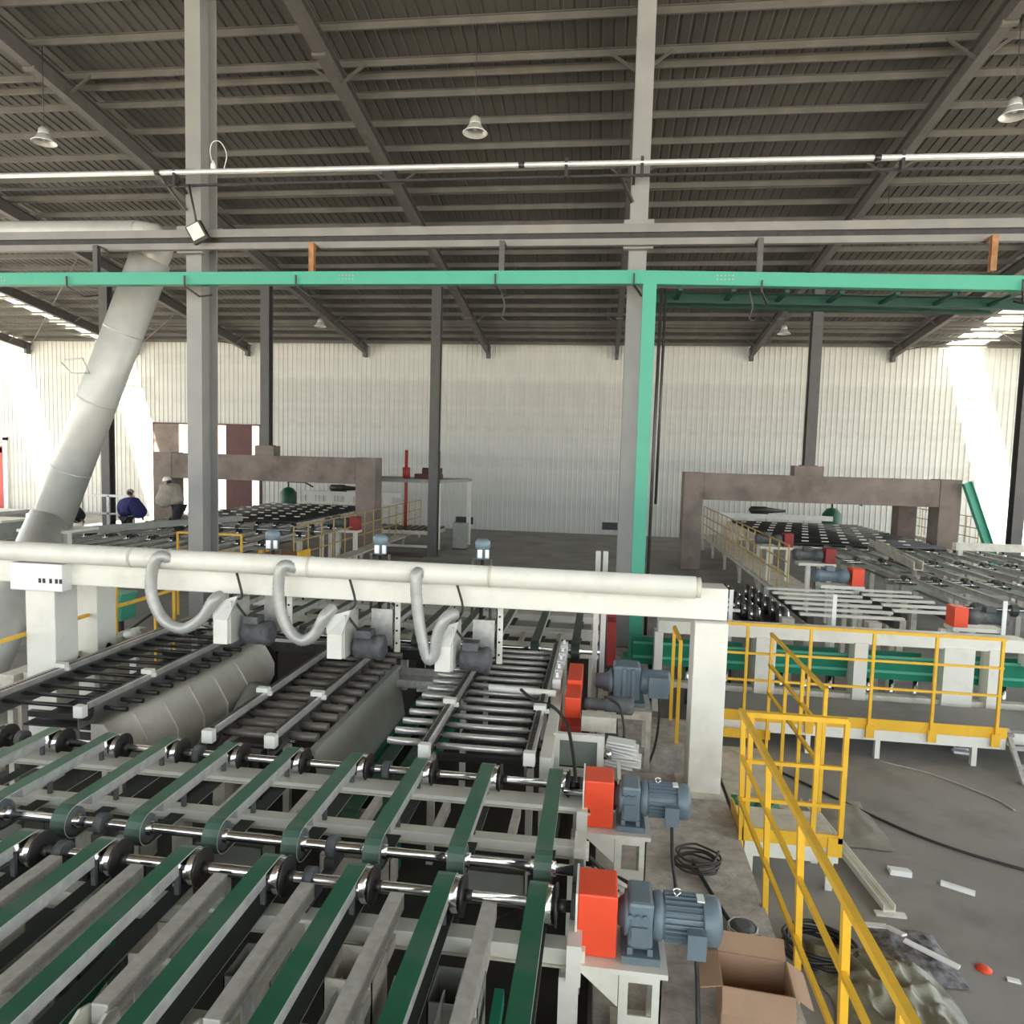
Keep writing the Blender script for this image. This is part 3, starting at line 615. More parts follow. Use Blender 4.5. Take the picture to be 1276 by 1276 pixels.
def head(x, z0, hose, label, hl):
    t = thing('suction_unit', label, 'suction unit', (x, 7.1, z0), 'suction units on the gantry')
    ob('nozzle', MB().box(x-.08, x+.08, 6.86, 7.02, z0, z0+.26, 0), M_cream, t, bevel=.006)
    m = MB(); b = 0
    m.v += [(x-.08, 6.86, z0+.26), (x+.08, 6.86, z0+.26), (x+.08, 7.1, z0+.26), (x-.08, 7.1, z0+.26), (x-.12, 6.9, z0+.42), (x+.14, 6.96, z0+.5), (x+.14, 7.1, z0+.5), (x-.12, 7.1, z0+.42)]
    for q in ((3, 2, 1, 0), (4, 5, 6, 7), (0, 1, 5, 4), (1, 2, 6, 5), (2, 3, 7, 6), (3, 0, 4, 7)): m.face(list(q))
    ob('nozzle_hood', m, M_duct, t); ob('hood_side', MB().box(x+.08, x+.1, 6.9, 7.3, z0+.0, z0+.45), M_duct, t)
    ob('back_plate', MB().box(x+.2, x+.44, 7.44, 7.48, z0+.02, z0+.42), M_galv, t)
    mo = ob('motor', MB().lathe((x+.13, 7.12, z0+.08), X3, [(0, .09), (.02, .125), (.24, .125), (.25, .135), (.31, .135), (.33, .09)], 18), M_motk, t)
    ob('motor_terminal', MB().box(x+.17, x+.33, 7.02, 7.18, z0+.19, z0+.27), M_motk, mo, (0, 0, 0))
    pb = ob('angle_post', MB().box(x+.46, x+.53, 7.43, 7.45, z0-.05, 2.5).box(x+.46, x+.47, 7.43, 7.5, z0-.05, 2.5), M_cream, t)
    q = MB()
    for k in range(6): q.cyl((x+.495, 7.42, z0+.05+k*.14), (x+.495, 7.432, z0+.05+k*.14), .012, 8)
    ob('bolt_hole', q, M_black, pb, (0, 0, 0))
    ob('lift_screw', MB().cyl((x+.28, 7.48, z0+.4), (x+.28, 7.48, 2.68), .022, 10).cyl((x+.28, 7.48, z0+.55), (x+.28, 7.48, z0+.62), .06, 10), M_dark, t)
    ob('guide_rod', MB().cyl((x+.18, 7.48, z0+.4), (x+.18, 7.48, 2.6), .016, 8).cyl((x+.38, 7.48, z0+.4), (x+.38, 7.48, 2.6), .016, 8), M_chrome, t)
    tm = ob('top_motor', MB().lathe((x+.28, 7.48, 2.6), Z3, [(0, .07), (.12, .07), (.125, .082), (.19, .082), (.225, .05)], 14), M_motor, t)
    ob('motor_label', MB().box(x+.24, x+.29, 7.395, 7.41, 2.62, 2.71).box(x+.32, x+.36, 7.41, 7.43, 2.62, 2.71), M_white, tm, (0, 0, 0))
    pts = spline(hose, 10); rr = [.062 if k % 2 else .057 for k in range(len(pts))]
    h = thing('flexible_hose', hl, 'hose', pts[0], 'hoses from the suction pipe')
    ob('hose_body', MB().tube(pts, rr, 14), M_hose, h)
    cb = MB().tube(spline([(x+.1, 7.02, 2.4), (x+.17, 7.0, 2.15), (x+.1, 6.98, z0+.45), (x+.2, 7.02, z0+.28)], 8), .013, 6)
    ob('power_cable', cb, M_black, t)
H1 = [(214, 697), (197, 694), (189, 715), (190, 745), (204, 772), (228, 783), (252, 770), (266, 748), (276, 742)]
H2 = [(369, 708), (352, 706), (347, 730), (350, 762), (362, 788), (378, 798), (394, 788), (404, 768), (416, 757)]
H3 = [(525, 716), (519, 716), (519, 745), (524, 785), (533, 820), (541, 815), (545, 792), (556, 770), (568, 765)]
def hpts(L): return [uy(px, py, 6.85 if 0 < i < len(L)-1 else (6.93 if i == 0 else 6.95)) for i, (px, py) in enumerate(L)]
head(-3.93, 1.66, hpts(H1), 'leftmost suction unit under the white gantry', 'leftmost grey flexible hose looping from the white pipe')
head(-2.68, 1.58, hpts(H2), 'middle suction unit under the white gantry', 'middle grey flexible hose looping from the white pipe')
head(-1.54, 1.52, hpts(H3), 'rightmost suction unit under the white gantry', 'rightmost grey hose hanging in a narrow V from the white pipe')

# ================================================================== BIG DUCT
Y_D = 13.3
def DP(px, py): return uy(px, py, Y_D)
t = thing('exhaust_duct', 'fat white round duct leaning across the left side of the hall', 'duct', (-13, Y_D, 0))
ob('leaning_section', MB().cyl(DP(188, 322), DP(58, 668), .375, 28), M_duct, t)
ob('lower_section', MB().cyl(DP(60, 650), uy(-28, 850, 8.9), .39, 28, r2=.31), M_duct, t)
ob('top_section', MB().cyl((-18, Y_D, DP(-60, 287).z), DP(172, 288), .2, 24), M_duct, t)
ob('elbow', MB().tube(spline([DP(172, 288), DP(190, 292), DP(194, 305), DP(186, 326)], 5), [.2]*5+[.24]*5+[.33]*6, 20), M_duct, t)
for q in (.25, .5, .75): c0 = DP(188, 322).lerp(DP(58, 668), q); c1 = DP(188, 322).lerp(DP(58, 668), q+.006); ob('duct_seam', MB().cyl(c0, c1, .379, 28), M_duct, t)
ob('strap', MB().tube([DP(95, 455)-Y3*.4, DP(108, 468)-Y3*.42, DP(130, 468)-Y3*.42, DP(122, 450)-Y3*.42, DP(100, 452)-Y3*.42], .014, 5), M_galv, t)
p0 = DP(45, 658); p1 = DP(102, 658)
ob('support_plate', MB().box(p0.x, p1.x, 12.8, 13.8, p0.z-.03, p0.z+.03), M_cream, t)
ob('support_post', MB().box(p1.x-.12, p1.x, 12.9, 13.02, 0, p0.z-.03), M_cream, t)

# ================================================================== DRIVE UNITS
def gearmotor(x, y, z, label, s=1.0):
    t = thing('gearmotor', label, 'motor', (x, y, z), 'blue-grey gear motors with orange guards')
    L = lambda mb: mb
    def P(n_, mb, mt, par=None, bv=0): return ob(n_, mb, mt, par or t, (0, 0, 0), bevel=bv)
    m = MB(); m.box(0, .22, -.13, .14, -.2, .16)
    gu = P('coupling_guard', m, M_red, bv=.012)
    P('guard_frame', MB().box(-.012, 0, -.15, .15, -.22, .17), M_cream)
    P('input_shaft', MB().cyl((-.16, 0, 0), (.28, 0, 0), .024, 12), M_chrome)
    P('output_flange', MB().lathe((.22, 0, -.0), X3, [(0, .06), (.04, .09), (.045, .12), (.07, .12), (.075, .1)], 20), M_motor)
    gb = P('gearbox', MB().box(.28, .42, -.12, .12, -.14, .13), M_motor, bv=.02)
    P('gearbox_foot', MB().box(.25, .46, -.15, .16, -.2, -.16).box(.28, .31, -.13, .13, -.17, -.12).box(.39, .42, -.13, .13, -.17, -.12), M_motor)
    P('bolt_lug', MB().cyl((.29, -.125, .06), (.29, -.14, .06), .012, 8).cyl((.33, -.125, .06), (.33, -.14, .06), .012, 8).cyl((.37, -.125, .06), (.37, -.14, .06), .012, 8).box(.3, .385, -.135, -.12, -.08, .0), M_motor, gb)
    P('adapter_flange', MB().lathe((.42, 0, 0), X3, [(0, .12), (.03, .13), (.045, .13), (.06, .11)], 24), M_motor)
    bo = P('motor_body', MB().lathe((.47, 0, 0), X3, [(0, .1), (.01, .112), (.22, .112), (.225, .1)], 24), M_motor)
    m = MB()
    for k in range(26):
        a = 2*math.pi*k/26
        if abs(math.sin(a)+1) < .0: continue
        c, q = math.cos(a), math.sin(a)
        m.bar((.485, c*.117, q*.117), (.685, c*.117, q*.117), .006, .03, (0, c, q))
    P('cooling_fins', m, M_motor, bo)
    P('fan_cowl', MB().lathe((.69, 0, 0), X3, [(0, .125), (.01, .13), (.08, .13), (.1, .11), (.11, .06)], 24), M_motor, bo)
    P('name_plate', MB().box(.66, .7, -.04, .03, .122, .132), M_white, bo)
    P('lifting_eye', MB().tube([(.55+.02*math.cos(a/8*2*math.pi), 0, .15+.02*math.sin(a/8*2*math.pi)) for a in range(9)], .006, 6).cyl((.55, 0, .1), (.55, 0, .135), .008, 6), M_chrome, bo)
    P('terminal_box', MB().box(.6, .69, -.19, -.1, -.1, .03), M_motor, bv=.008)
    P('terminal_lid', MB().box(.595, .695, -.2, -.19, -.105, .035), M_motor)
    return t
def pedestal(x, y, z, label):
    t = thing('motor_pedestal', label, 'stand', (x, y, .4), 'white motor pedestals')
    ob('top_plate', MB().box(x-.03, x+.5, y-.2, y+.18, z-.235, z-.205), M_cream, t)
    m = MB(); a, b, f = x+.24, x+.47, y-.18
    z1 = z-.235
    m.box(a, b, f, f+.01, z1-.05, z1).box(a, a+.05, f, f+.01, z1-.24, z1-.05).box(b-.05, b, f, f+.01, z1-.24, z1-.05).box(a, b, f, f+.01, z1-.42, z1-.24)
    m.box(b-.01, b, f, y+.15, z1-.42, z1)
    ob('front_plate', m, M_cream, t)
    m = MB(); m.prof((0, f, 0), (0, f+.01, 0), [(x+.0, z1), (x+.235, z1-.2), (x+.235, z1)], Z3); ob('gusset', m, M_cream, t)
    ob('leg', MB().box(a, a+.05, f, f+.05, .42, z1-.4), M_cream, t); ob('leg', MB().box(b-.05, b, f, f+.05, .42, z1-.4), M_cream, t)
    ob('leg', MB().box(b-.05, b, y+.1, y+.15, .42, z1), M_cream, t)
    ob('foot_plate', MB().box(a-.03, b+.03, f-.02, y+.17, .4, .42), M_creamd, t)
gm = gearmotor(-.05, 5.3, 1.14, 'gear motor with orange guard on the upper of the two near pedestals')
g2 = copy_tree(gm, Vector((-.05, 3.9, 1.14)), 'largest nearest gear motor with orange guard beside the cardboard box')
pedestal(-.05, 5.3, 1.14, 'white pedestal with square window under the farther near motor')
pedestal(-.05, 3.9, 1.14, 'white pedestal with square window under the nearest motor')
def cable(name, label, cat, pts, r, mt, n=6, grp=None):
    t = thing(name, label, cat, Vector(pts[0]), grp); ob('cable_run', MB().tube(spline(pts, 8), r, n), mt, t); return t
cable('power_cable', 'black cable curling from the farther near motor to its pedestal', 'cable', [(.6, 5.14, 1.02), (.61, 5.1, .8), (.63, 5.0, .62), (.58, 4.85, .55), (.45, 4.8, .62), (.3, 4.85, .72), (.1, 4.9, .78), (.0, 4.85, .9)], .014, M_black, grp=None)
cable('power_cable', 'black cable curling from the nearest motor down to the bottom edge', 'cable', [(.6, 3.74, 1.02), (.61, 3.7, .82), (.6, 3.6, .6), (.5, 3.5, .5), (.35, 3.45, .52), (.1, 3.5, .6), (-.02, 3.5, .65)], .014, M_black)
cable('conduit_pipe', 'thin white conduit lying across the ledge between the two near pedestals', 'pipe', [(.05, 4.92, .79), (.2, 4.86, .735), (.42, 4.8, .64)], .018, M_white)
# vertical grey gearmotor behind on its own stand
t = thing('gearmotor', 'dark blue-grey gear motor with square terminal box under the gantry end', 'motor', (.55, 7.9, 1.1))
ob('gearbox', MB().box(.2, .5, 7.8, 8.1, 1.03, 1.42), M_motor, t, bevel=.03); ob('flange', MB().lathe((.2, 7.95, 1.2), X3, [(0, .13), (-.03, .15), (-.06, .1), (-.2, .08)], 16), M_motor, t)
ob('motor_body', MB().lathe((.5, 7.95, 1.22), X3, [(0, .13), (.03, .14), (.3, .14), (.33, .12)], 20), M_motor, t)
ob('terminal_box', MB().box(.58, .8, 7.68, 7.8, 1.12, 1.35), M_motor, t, bevel=.008)
ob('rib', MB().box(.3, .34, 7.77, 7.8, 1.05, 1.4).box(.4, .44, 7.77, 7.8, 1.05, 1.4), M_motor, t)
ob('foot', MB().box(.15, .55, 7.72, 8.15, 1.0, 1.04), M_motor, t)
t = thing('motor_stand', 'white steel table frame under the motor at the gantry end', 'stand', (.35, 7.8, 0))
ob('table_top', MB().box(.05, .62, 7.6, 8.2, .9, .995), M_creamd, t)
for lx, ly in ((.56, 7.62), (.56, 8.14), (.07, 7.62), (.07, 8.14)): ob('leg', MB().box(lx, lx+.06, ly, ly+.05, 0, .9), M_creamd, t)
ob('cross_bar', MB().box(.1, .6, 7.63, 7.66, .3, .36), M_creamd, t)
cable('power_cable', 'black cable hanging straight down from the square terminal box', 'cable', [(.7, 7.74, 1.12), (.71, 7.72, .9), (.68, 7.7, .6), (.62, 7.68, .4)], .014, M_black)

# ================================================================== CHAIN DRIVE right of the right roller conveyor
t = thing('chain_drive', 'white square-framed chain drive at the right side of the roller conveyor', 'machine', (-.1, 6.6, 0))
def fr(x0, x1, y, z0, z1, w_, d=.05):
    return MB().box(x0, x1, y, y+d, z1-w_, z1).box(x0, x1, y, y+d, z0, z0+w_).box(x0, x0+w_, y, y+d, z0+w_, z1-w_).box(x1-w_, x1, y, y+d, z0+w_, z1-w_)
ob('square_frame', fr(-.36, .1, 6.25, .83, 1.22, .06), M_cream, t); ob('frame_panel', MB().box(-.3, .04, 6.31, 6.33, .9, 1.17), M_panelg, t)
ob('side_beam', MB().box(-.44, -.34, 5.75, 7.4, 1.0, 1.2), M_cream, t); ob('side_leg', MB().box(-.44, -.36, 5.8, 5.9, 0, 1.0).box(-.44, -.36, 7.2, 7.3, 0, 1.0), M_creamd, t)
ob('guard', MB().box(-.3, -.14, 7.0, 7.45, .95, 1.3).box(-.3, -.14, 7.45, 8.1, 1.1, 1.34), M_red, t, bevel=.01)
ob('guard_back', MB().box(-.32, -.12, 6.75, 6.98, .85, 1.1), M_redd, t)
ob('chain_cover', MB().box(-.12, .22, 6.78, 6.95, 1.05, 1.2), M_creamd, t)
ob('drive_motor', MB().lathe((-.1, 7.1, 1.22), X3, [(0, .05), (.05, .06), (.2, .06), (.22, .09), (.48, .09), (.5, .06)], 14), M_motk, t)
ob('lower_motor', MB().lathe((-.3, 6.05, .78), X3, [(0, .05), (.2, .05), (.22, .13), (.5, .13), (.53, .1)], 16), M_motk, t)
ob('motor_bracket', MB().box(.22, .25, 5.9, 6.3, .62, 1.0), M_cream, t)
for k in range(5): ob('rail_clip', MB().box(-.46, -.37, 7.5+.35*k, 7.72+.35*k, 1.22, 1.32).box(-.43, -.4, 7.58+.35*k, 7.62+.35*k, 1.32, 1.37), M_white, t)
ob('clip_rail', MB().box(-.46, -.37, 7.4, 9.3, 1.16, 1.22).box(-.45, -.38, 9.1, 9.2, 0, 1.16), M_creamd, t)
ob('adjuster', MB().cyl((.1, 6.4, 1.0), (.17, 6.4, 1.0), .05, 12).cyl((-.42, 6.35, 1.05), (-.5, 6.35, 1.05), .05, 12), M_chrome, t)
m = MB()
for k in range(9):
    z0 = 1.12-.035*k; m.bar((.14+random.uniform(-.02, .02), 6.45+.02*k, z0), (.42+random.uniform(-.05, .05), 6.42+.02*k, z0-.02+random.uniform(-.02, .02)), .14, .015)
ob('foil_strip', m, M_white, t)
ob('cross_rod', MB().cyl((-1.1, 7.15, 1.3), (-.4, 7.15, 1.28), .035, 12), M_cream, t)
cable('power_cable', 'thick black cable arching in front of the white square frame', 'cable', [(-.75, 7.0, 1.35), (-.6, 6.85, 1.3), (-.4, 6.7, 1.3), (-.25, 6.3, 1.3), (-.18, 6.1, 1.15), (-.14, 5.9, 1.0), (-.12, 5.6, .95), (-.1, 5.45, 1.0)], .016, M_black)
cable('power_cable', 'black cable drooping from the rear drive motor', 'cable', [(.1, 7.1, 1.3), (.25, 6.95, 1.25), (.3, 6.85, 1.0), (.2, 6.7, .9)], .013, M_black)
for k, xx in enumerate((-.02, .07)):
    t = thing('guide_post', ['left one of two silver upright posts behind the gantry beam', 'right one of two silver upright posts behind the gantry beam'][k], 'post', (xx, 8.6, 0))
    ob('post_shaft', MB().prof((xx, 8.6, .02), (xx, 8.6, 2.6), [(-.03, -.03), (-.008, -.03), (-.008, -.015), (.008, -.015), (.008, -.03), (.03, -.03), (.03, .03), (-.03, .03)], Y3), M_pipe, t); ob('post_foot', MB().box(xx-.04, xx+.04, 8.54, 8.66, 0, .02), M_dark, t)
t = thing('red_guard', 'dark red narrow guard behind the silver upright posts', 'guard', (.2, 9.9, 0))
ob('guard_body', MB().box(.14, .26, 9.6, 10.0, .9, 1.5).box(.14, .26, 9.7, 10.0, 1.55, 1.9), M_redd, t); ob('guard_leg', MB().box(.17, .23, 9.75, 9.85, 0, .9), M_dark, t)

# ================================================================== YELLOW RAILINGS, WALKWAY
def railing(label, pts_top, base_z, mids, posts, r=.022, toe=None, square=False, grp='yellow railings'):
    a, b = Vector(pts_top[0]), Vector(pts_top[1]); t = thing('railing', label, 'railing', ((a.x+b.x)/2, (a.y+b.y)/2, base_z), grp)
    ob('top_rail', MB().bar(a, b, r*2, r*2), M_yel, t)
    for dz in mids: ob('mid_rail', MB().bar(a-Z3*dz, b-Z3*dz, r*1.5, r*1.5), M_yel, t)
    for p in posts:
        q = a+(b-a)*p; ob('post', MB().bar((q.x, q.y, base_z), q, r*2, r*2), M_yel, t)
    if toe: ob('toe_board', MB().bar(Vector((a.x, a.y, base_z+toe/2)), Vector((b.x, b.y, base_z+toe/2)), .012, toe), M_yel, t)
    return t
t = thing('railing', 'long yellow railing in the right foreground running toward the camera', 'railing', (1.27, 4, .1), 'yellow railings')
ob('top_rail', MB().bar((1.27, .8, 1.56), (1.27, 6.22, 1.56), .042, .042), M_yel, t)
for z_ in (1.16, .78): ob('mid_rail', MB().bar((1.29, .8, z_), (1.29, 6.22, z_), .03, .03), M_yel, t)
for yy in (6.22, 5.27, 4.4, 3.58, 2.9, 2.1, 1.3): ob('post', MB().bar((1.335, yy, .03), (1.29, yy, 1.55), .04, .04, Y3), M_yel, t)
# small crossing deck
t = thing('walkway_deck', 'small walkway deck edged in yellow beside the foreground railing', 'walkway', (1.7, 7.7, 0), 'raised walkway decks')
ob('deck_plate', MB().box(1.36, 2.15, 6.24, 6.75, .42, .45).box(1.5, 2.15, 6.75, 9.2, .03, .05), M_creamd, t)
ob('toe_board', MB().box(1.33, 2.15, 6.2, 6.215, .4, .52).box(1.33, 1.345, 6.215, 6.75, .4, .52), M_yel, t)
ob('edge_beam', MB().box(1.36, 2.15, 6.215, 6.27, .26, .4), M_cream, t)
ob('corner_plate', MB().box(2.05, 2.17, 6.19, 6.205, .33, .5), M_yel, t)
ob('leg', MB().box(2.06, 2.12, 6.23, 6.29, 0, .28), M_cream, t); ob('leg', MB().box(1.38, 1.44, 6.23, 6.29, 0, .28), M_cream, t); ob('leg', MB().box(2.06, 2.12, 6.65, 6.71, 0, .42), M_cream, t)
t = thing('railing', 'short yellow railing across the small deck facing the camera', 'railing', (1.75, 6.22, .45), 'yellow railings')
ob('top_rail', MB().bar((1.3, 6.2, 1.54), (2.15, 6.2, 1.54), .045, .045), M_yel, t)
for z_ in (1.12, .78): ob('mid_rail', MB().bar((1.3, 6.2, z_), (2.15, 6.2, z_), .03, .03), M_yel, t)
for xx in (1.36, 1.92, 2.15): ob('post', MB().bar((xx, 6.21, .45), (xx, 6.21, 1.54), .04, .04, Y3), M_yel, t)
t = thing('railing', 'yellow side railing running back from the small deck to the walkway', 'railing', (2.2, 8, .45), 'yellow railings')
for z_ in (1.56, 1.16, .8): ob('top_rail' if z_ > 1.5 else 'mid_rail', MB().bar((2.2, 6.95, z_), (2.2, 9.2, z_), .035, .035), M_yel, t)
for yy in (6.97, 7.75, 8.4, 9.15): ob('post', MB().bar((2.2, yy, .02), (2.2, yy, 1.56), .035, .035), M_yel, t)
t = thing('green_sheet', 'crumpled dark green plastic sheet lying under the small deck', 'sheet', (1.8, 7.2, .06))
m = MB(); nx, ny = 8, 8
for i in range(nx):
    for j in range(ny): m.v.append((1.5+.07*i+.02*random.random(), 6.85+.12*j, .06+.07*random.random()))
for i in range(nx-1):
    for j in range(ny-1): m.face([i*ny+j, (i+1)*ny+j, (i+1)*ny+j+1, i*ny+j+1])
ob('sheet_body', m, M_gsheet, t)
# main walkway along x
t = thing('walkway_deck', 'long raised walkway with yellow toe board in front of the white machine frames', 'walkway', (3.3, 9.8, 0), 'raised walkway decks')
ob('deck_plate', MB().box(1.5, 5.2, 9.3, 10.25, .40, .44).box(5.2, 9, 9.45, 10.25, .40, .44), M_floor, t)
ob('toe_board', MB().box(1.5, 5.1, 9.27, 9.285, .38, .52), M_yel, t)
ob('toe_board', MB().box(1.4, 2.25, 9.18, 9.195, .18, .3), M_yel, t)
ob('edge_beam', MB().box(1.5, 5.1, 9.285, 9.34, .24, .38).box(5.2, 9, 9.44, 9.5, .26, .4), M_cream, t)
for xx in (2.74, 3.48, 4.22, 4.96): ob('post_socket', MB().box(xx-.05, xx+.05, 9.24, 9.27, .28, .44), M_yel, t)
for xx in (2.75, 3.6, 4.75): ob('leg', MB().box(xx-.03, xx+.03, 9.29, 9.35, 0, .24), M_cream, t)
for xx in (2.2, 3.3, 4.3, 5.6): ob('leg', MB().box(xx-.03, xx+.03, 10.1, 10.16, 0, .4), M_cream, t)
t = thing('railing', 'long yellow railing along the walkway before the white machine frames', 'railing', (3.3, 9.25, .42), 'yellow railings')
ob('top_rail', MB().bar((1.2, 9.25, 1.66), (4.99, 9.25, 1.64), .04, .04), M_yel, t)
for z_ in (1.28, .93): ob('mid_rail', MB().bar((1.2, 9.25, z_), (4.99, 9.25, z_), .028, .028), M_yel, t)
for xx in (1.92, 2.7, 3.46, 4.2, 4.96): ob('post', MB().bar((xx, 9.25, .42), (xx, 9.25, 1.65), .035, .035, Y3), M_yel, t)
t = thing('ladder', 'short grey steel ladder leaning at the right end of the walkway', 'ladder', (5.3, 9.1, 0))
ob('stile', MB().bar((5.17, 9.42, .46), (5.08, 8.8, 0), .05, .05), M_galv, t); ob('stile', MB().bar((5.67, 9.42, .46), (5.6, 8.8, 0), .05, .05), M_galv, t)
for k in range(2): ob('rung', MB().bar((5.1+.03*k, 9.0+.2*k, .15+.15*k), (5.62+.03*k, 9.0+.2*k, .15+.15*k), .08, .03), M_galv, t)
# gantry-side yellow post pair
t = thing('railing', 'yellow upright rail end standing just left of the white gantry column', 'railing', (.95, 8.5, 0), 'yellow railings')
ob('post', MB().bar((.98, 8.35, .38), (.98, 8.35, 1.6), .04, .04, Y3), M_yel, t); ob('post', MB().bar((.98, 9.1, .38), (.98, 9.1, 1.6), .04, .04, Y3), M_yel, t)
ob('top_rail', MB().bar((.98, 8.35, 1.6), (.98, 9.1, 1.6), .04, .04), M_yel, t)
# ---- white machine frames with green troughs behind the walkway
t = thing('machine_frame', 'long white steel frame behind the walkway, its posts before green troughs', 'frame', (4, 10.8, 0))
ob('top_beam', MB().box(.9, 5.95, 10.5, 10.8, 1.18, 1.36), M_cream, t); ob('top_beam', MB().box(6.0, 9.5, 10.5, 10.8, .95, 1.15), M_cream, t)
for x0, x1 in ((.85, .97), (2.3, 2.58), (3.66, 3.84), (4.86, 5.26), (5.45, 5.62), (7.4, 7.6)): ob('post', MB().box(x0, x1, 10.46, 10.7, .0, 1.2), M_cream, t)
for x0 in (1.7, 3.0, 4.35): ob('rear_post', MB().box(x0, x0+.2, 11.9, 12.1, 0, 1.2), M_creamd, t)
ob('bottom_beam', MB().box(.9, 9.5, 10.52, 10.66, .36, .44), M_creamd, t)
for k, (x0, x1, lb) in enumerate(((.55, 2.25, 'green trough behind the gantry column'), (2.6, 3.66, 'green trough between the first two white posts right of the gantry'), (3.86, 4.85, 'green trough between the second and third white posts'), (5.3, 8.9, 'green trough at the right edge behind the railing'))):
    t = thing('green_trough', lb, 'trough', ((x0+x1)/2, 11, 0), 'green troughs in the white frame')
    m = MB().prof((x0, 10.95, .78), (x1, 10.95, .78), [(-.2, -.16), (.2, -.16), (.24, .16), (.2, .16), (.17, -.1), (-.17, -.1), (-.2, .16), (-.24, .16)])
    ob('trough_body', m, M_gtank, t); ob('trough_lip', MB().box(x0, x1, 10.72, 10.76, .9, .97).box(x0, x1, 10.72, 10.77, .72, .76), M_gbeam, t)
    for q in range(3):
        xx = x0+(x1-x0)*(q+.5)/3; ob('trough_leg', MB().cyl((xx, 10.9, 0), (xx, 10.9, .64), .035, 10), M_chrome, t)

# ================================================================== FAR LINES
def bar_table(label, x0, x1, y0, y1, z, n, grp):
    t = thing('bar_table', label, 'machine', ((x0+x1)/2, (y0+y1)/2, 0), grp)
    for k in range(n):
        yy = y0+(y1-y0)*k/(n-1); ob('cross_slat', MB().box(x0, x1, yy-.05, yy+.05, z-.04, z), M_cream, t)
    for xx in (x0+.1, x1-.2): ob('side_member', MB().box(xx, xx+.1, y0-.1, y1+.1, z-.16, z-.045), M_dark, t)
    for xx in (x0+.1, x1-.2):
        for yy in (y0, y1-.1): ob('leg', MB().box(xx, xx+.08, yy, yy+.08, 0, z-.16), M_creamd, t)
bar_table('table of white cross slats behind the walkway, just right of the gantry', 1.3, 2.38, 12.2, 14.6, 1.25, 6, 'white slat tables')
bar_table('table of white cross slats behind the walkway, middle one', 3.35, 5.0, 12.2, 14.6, 1.25, 6, 'white slat tables')
bar_table('table of white cross slats before the orange-guarded far motor', 4.98+.12, 6.2, 12.9, 14.9, 1.25, 5, 'white slat tables')
t = thing('pulley_bank', 'bank of dark round pulleys between the white slat tables', 'machine', (2.9, 13, 0))
pw = MB().cyl((-.05, 0, 0), (.05, 0, 0), .16, 16).cyl((-.08, 0, 0), (.08, 0, 0), .12, 16, mi=1).mesh('pulley', [M_dark, M_chrome])
for k in range(6):
    for x0 in (2.62, 3.08): ob('pulley', pw, M_dark, t, Vector((x0-.03*k, 12.2+.42*k, 1.18))-t.location)
ob('axle', MB().box(2.45, 3.3, 12.1, 14.5, .9, 1.02), M_dark, t); ob('leg', MB().box(2.6, 2.7, 12.2, 12.3, 0, .9).box(3.0, 3.1, 14.2, 14.3, 0, .9), M_creamd, t)
for k, (xx, yy) in enumerate(((2.05, 11.2), (3.6, 11.25), (6.1, 11.4))):
    t = thing('hanging_strap', ['white upright strip before the slat table nearest the gantry', 'white upright strip in front of the middle slat table', 'white upright strip in front of the right slat table'][k], 'strip', (xx, yy, 1.2), 'white upright strips')
    ob('strip_body', MB().box(xx-.03, xx+.03, yy, yy+.02, .9, 1.75), M_white, t); ob('strip_foot', MB().box(xx-.05, xx+.05, yy-.04, yy+.06, 0, .9), M_dark, t)
def far_line(labels, xs, ysegs, grp, z=1.2, skew=0):
    for lb, (y0, y1) in zip(labels, ysegs):
        n = max(2, int((y1-y0)/1.3)); beams = [(y0+.3+(y1-y0-.8)*k/(n-1), y0+.42+(y1-y0-.8)*k/(n-1), z-.08) for k in range(n)]
        belt_conveyor(lb, xs, y0+.15, y1-.15, z-.06, beams, grp, detail=False, mats=[M_beltd, M_dark], xr=xs[0]+.3, beammat=M_gbox)
far_line(['far right conveyor, section nearest the camera with dark belts', 'far right conveyor, second section with dark belts', 'far right conveyor, section just before the right portal'],
         [11.6-.62*k for k in range(9)], [(13.2, 16.2), (16.2, 19.2), (19.2, 22.2)], 'far right conveyor sections', 1.32)
far_line(['far left conveyor, section nearest the camera with dark belts', 'far left conveyor, second section with dark belts', 'far left conveyor, section just before the left portal'],
         [-8.9-.62*k for k in range(10)], [(15.2, 17.6), (17.6, 19.9), (20.8, 22.3)], 'far left conveyor sections', 1.3)
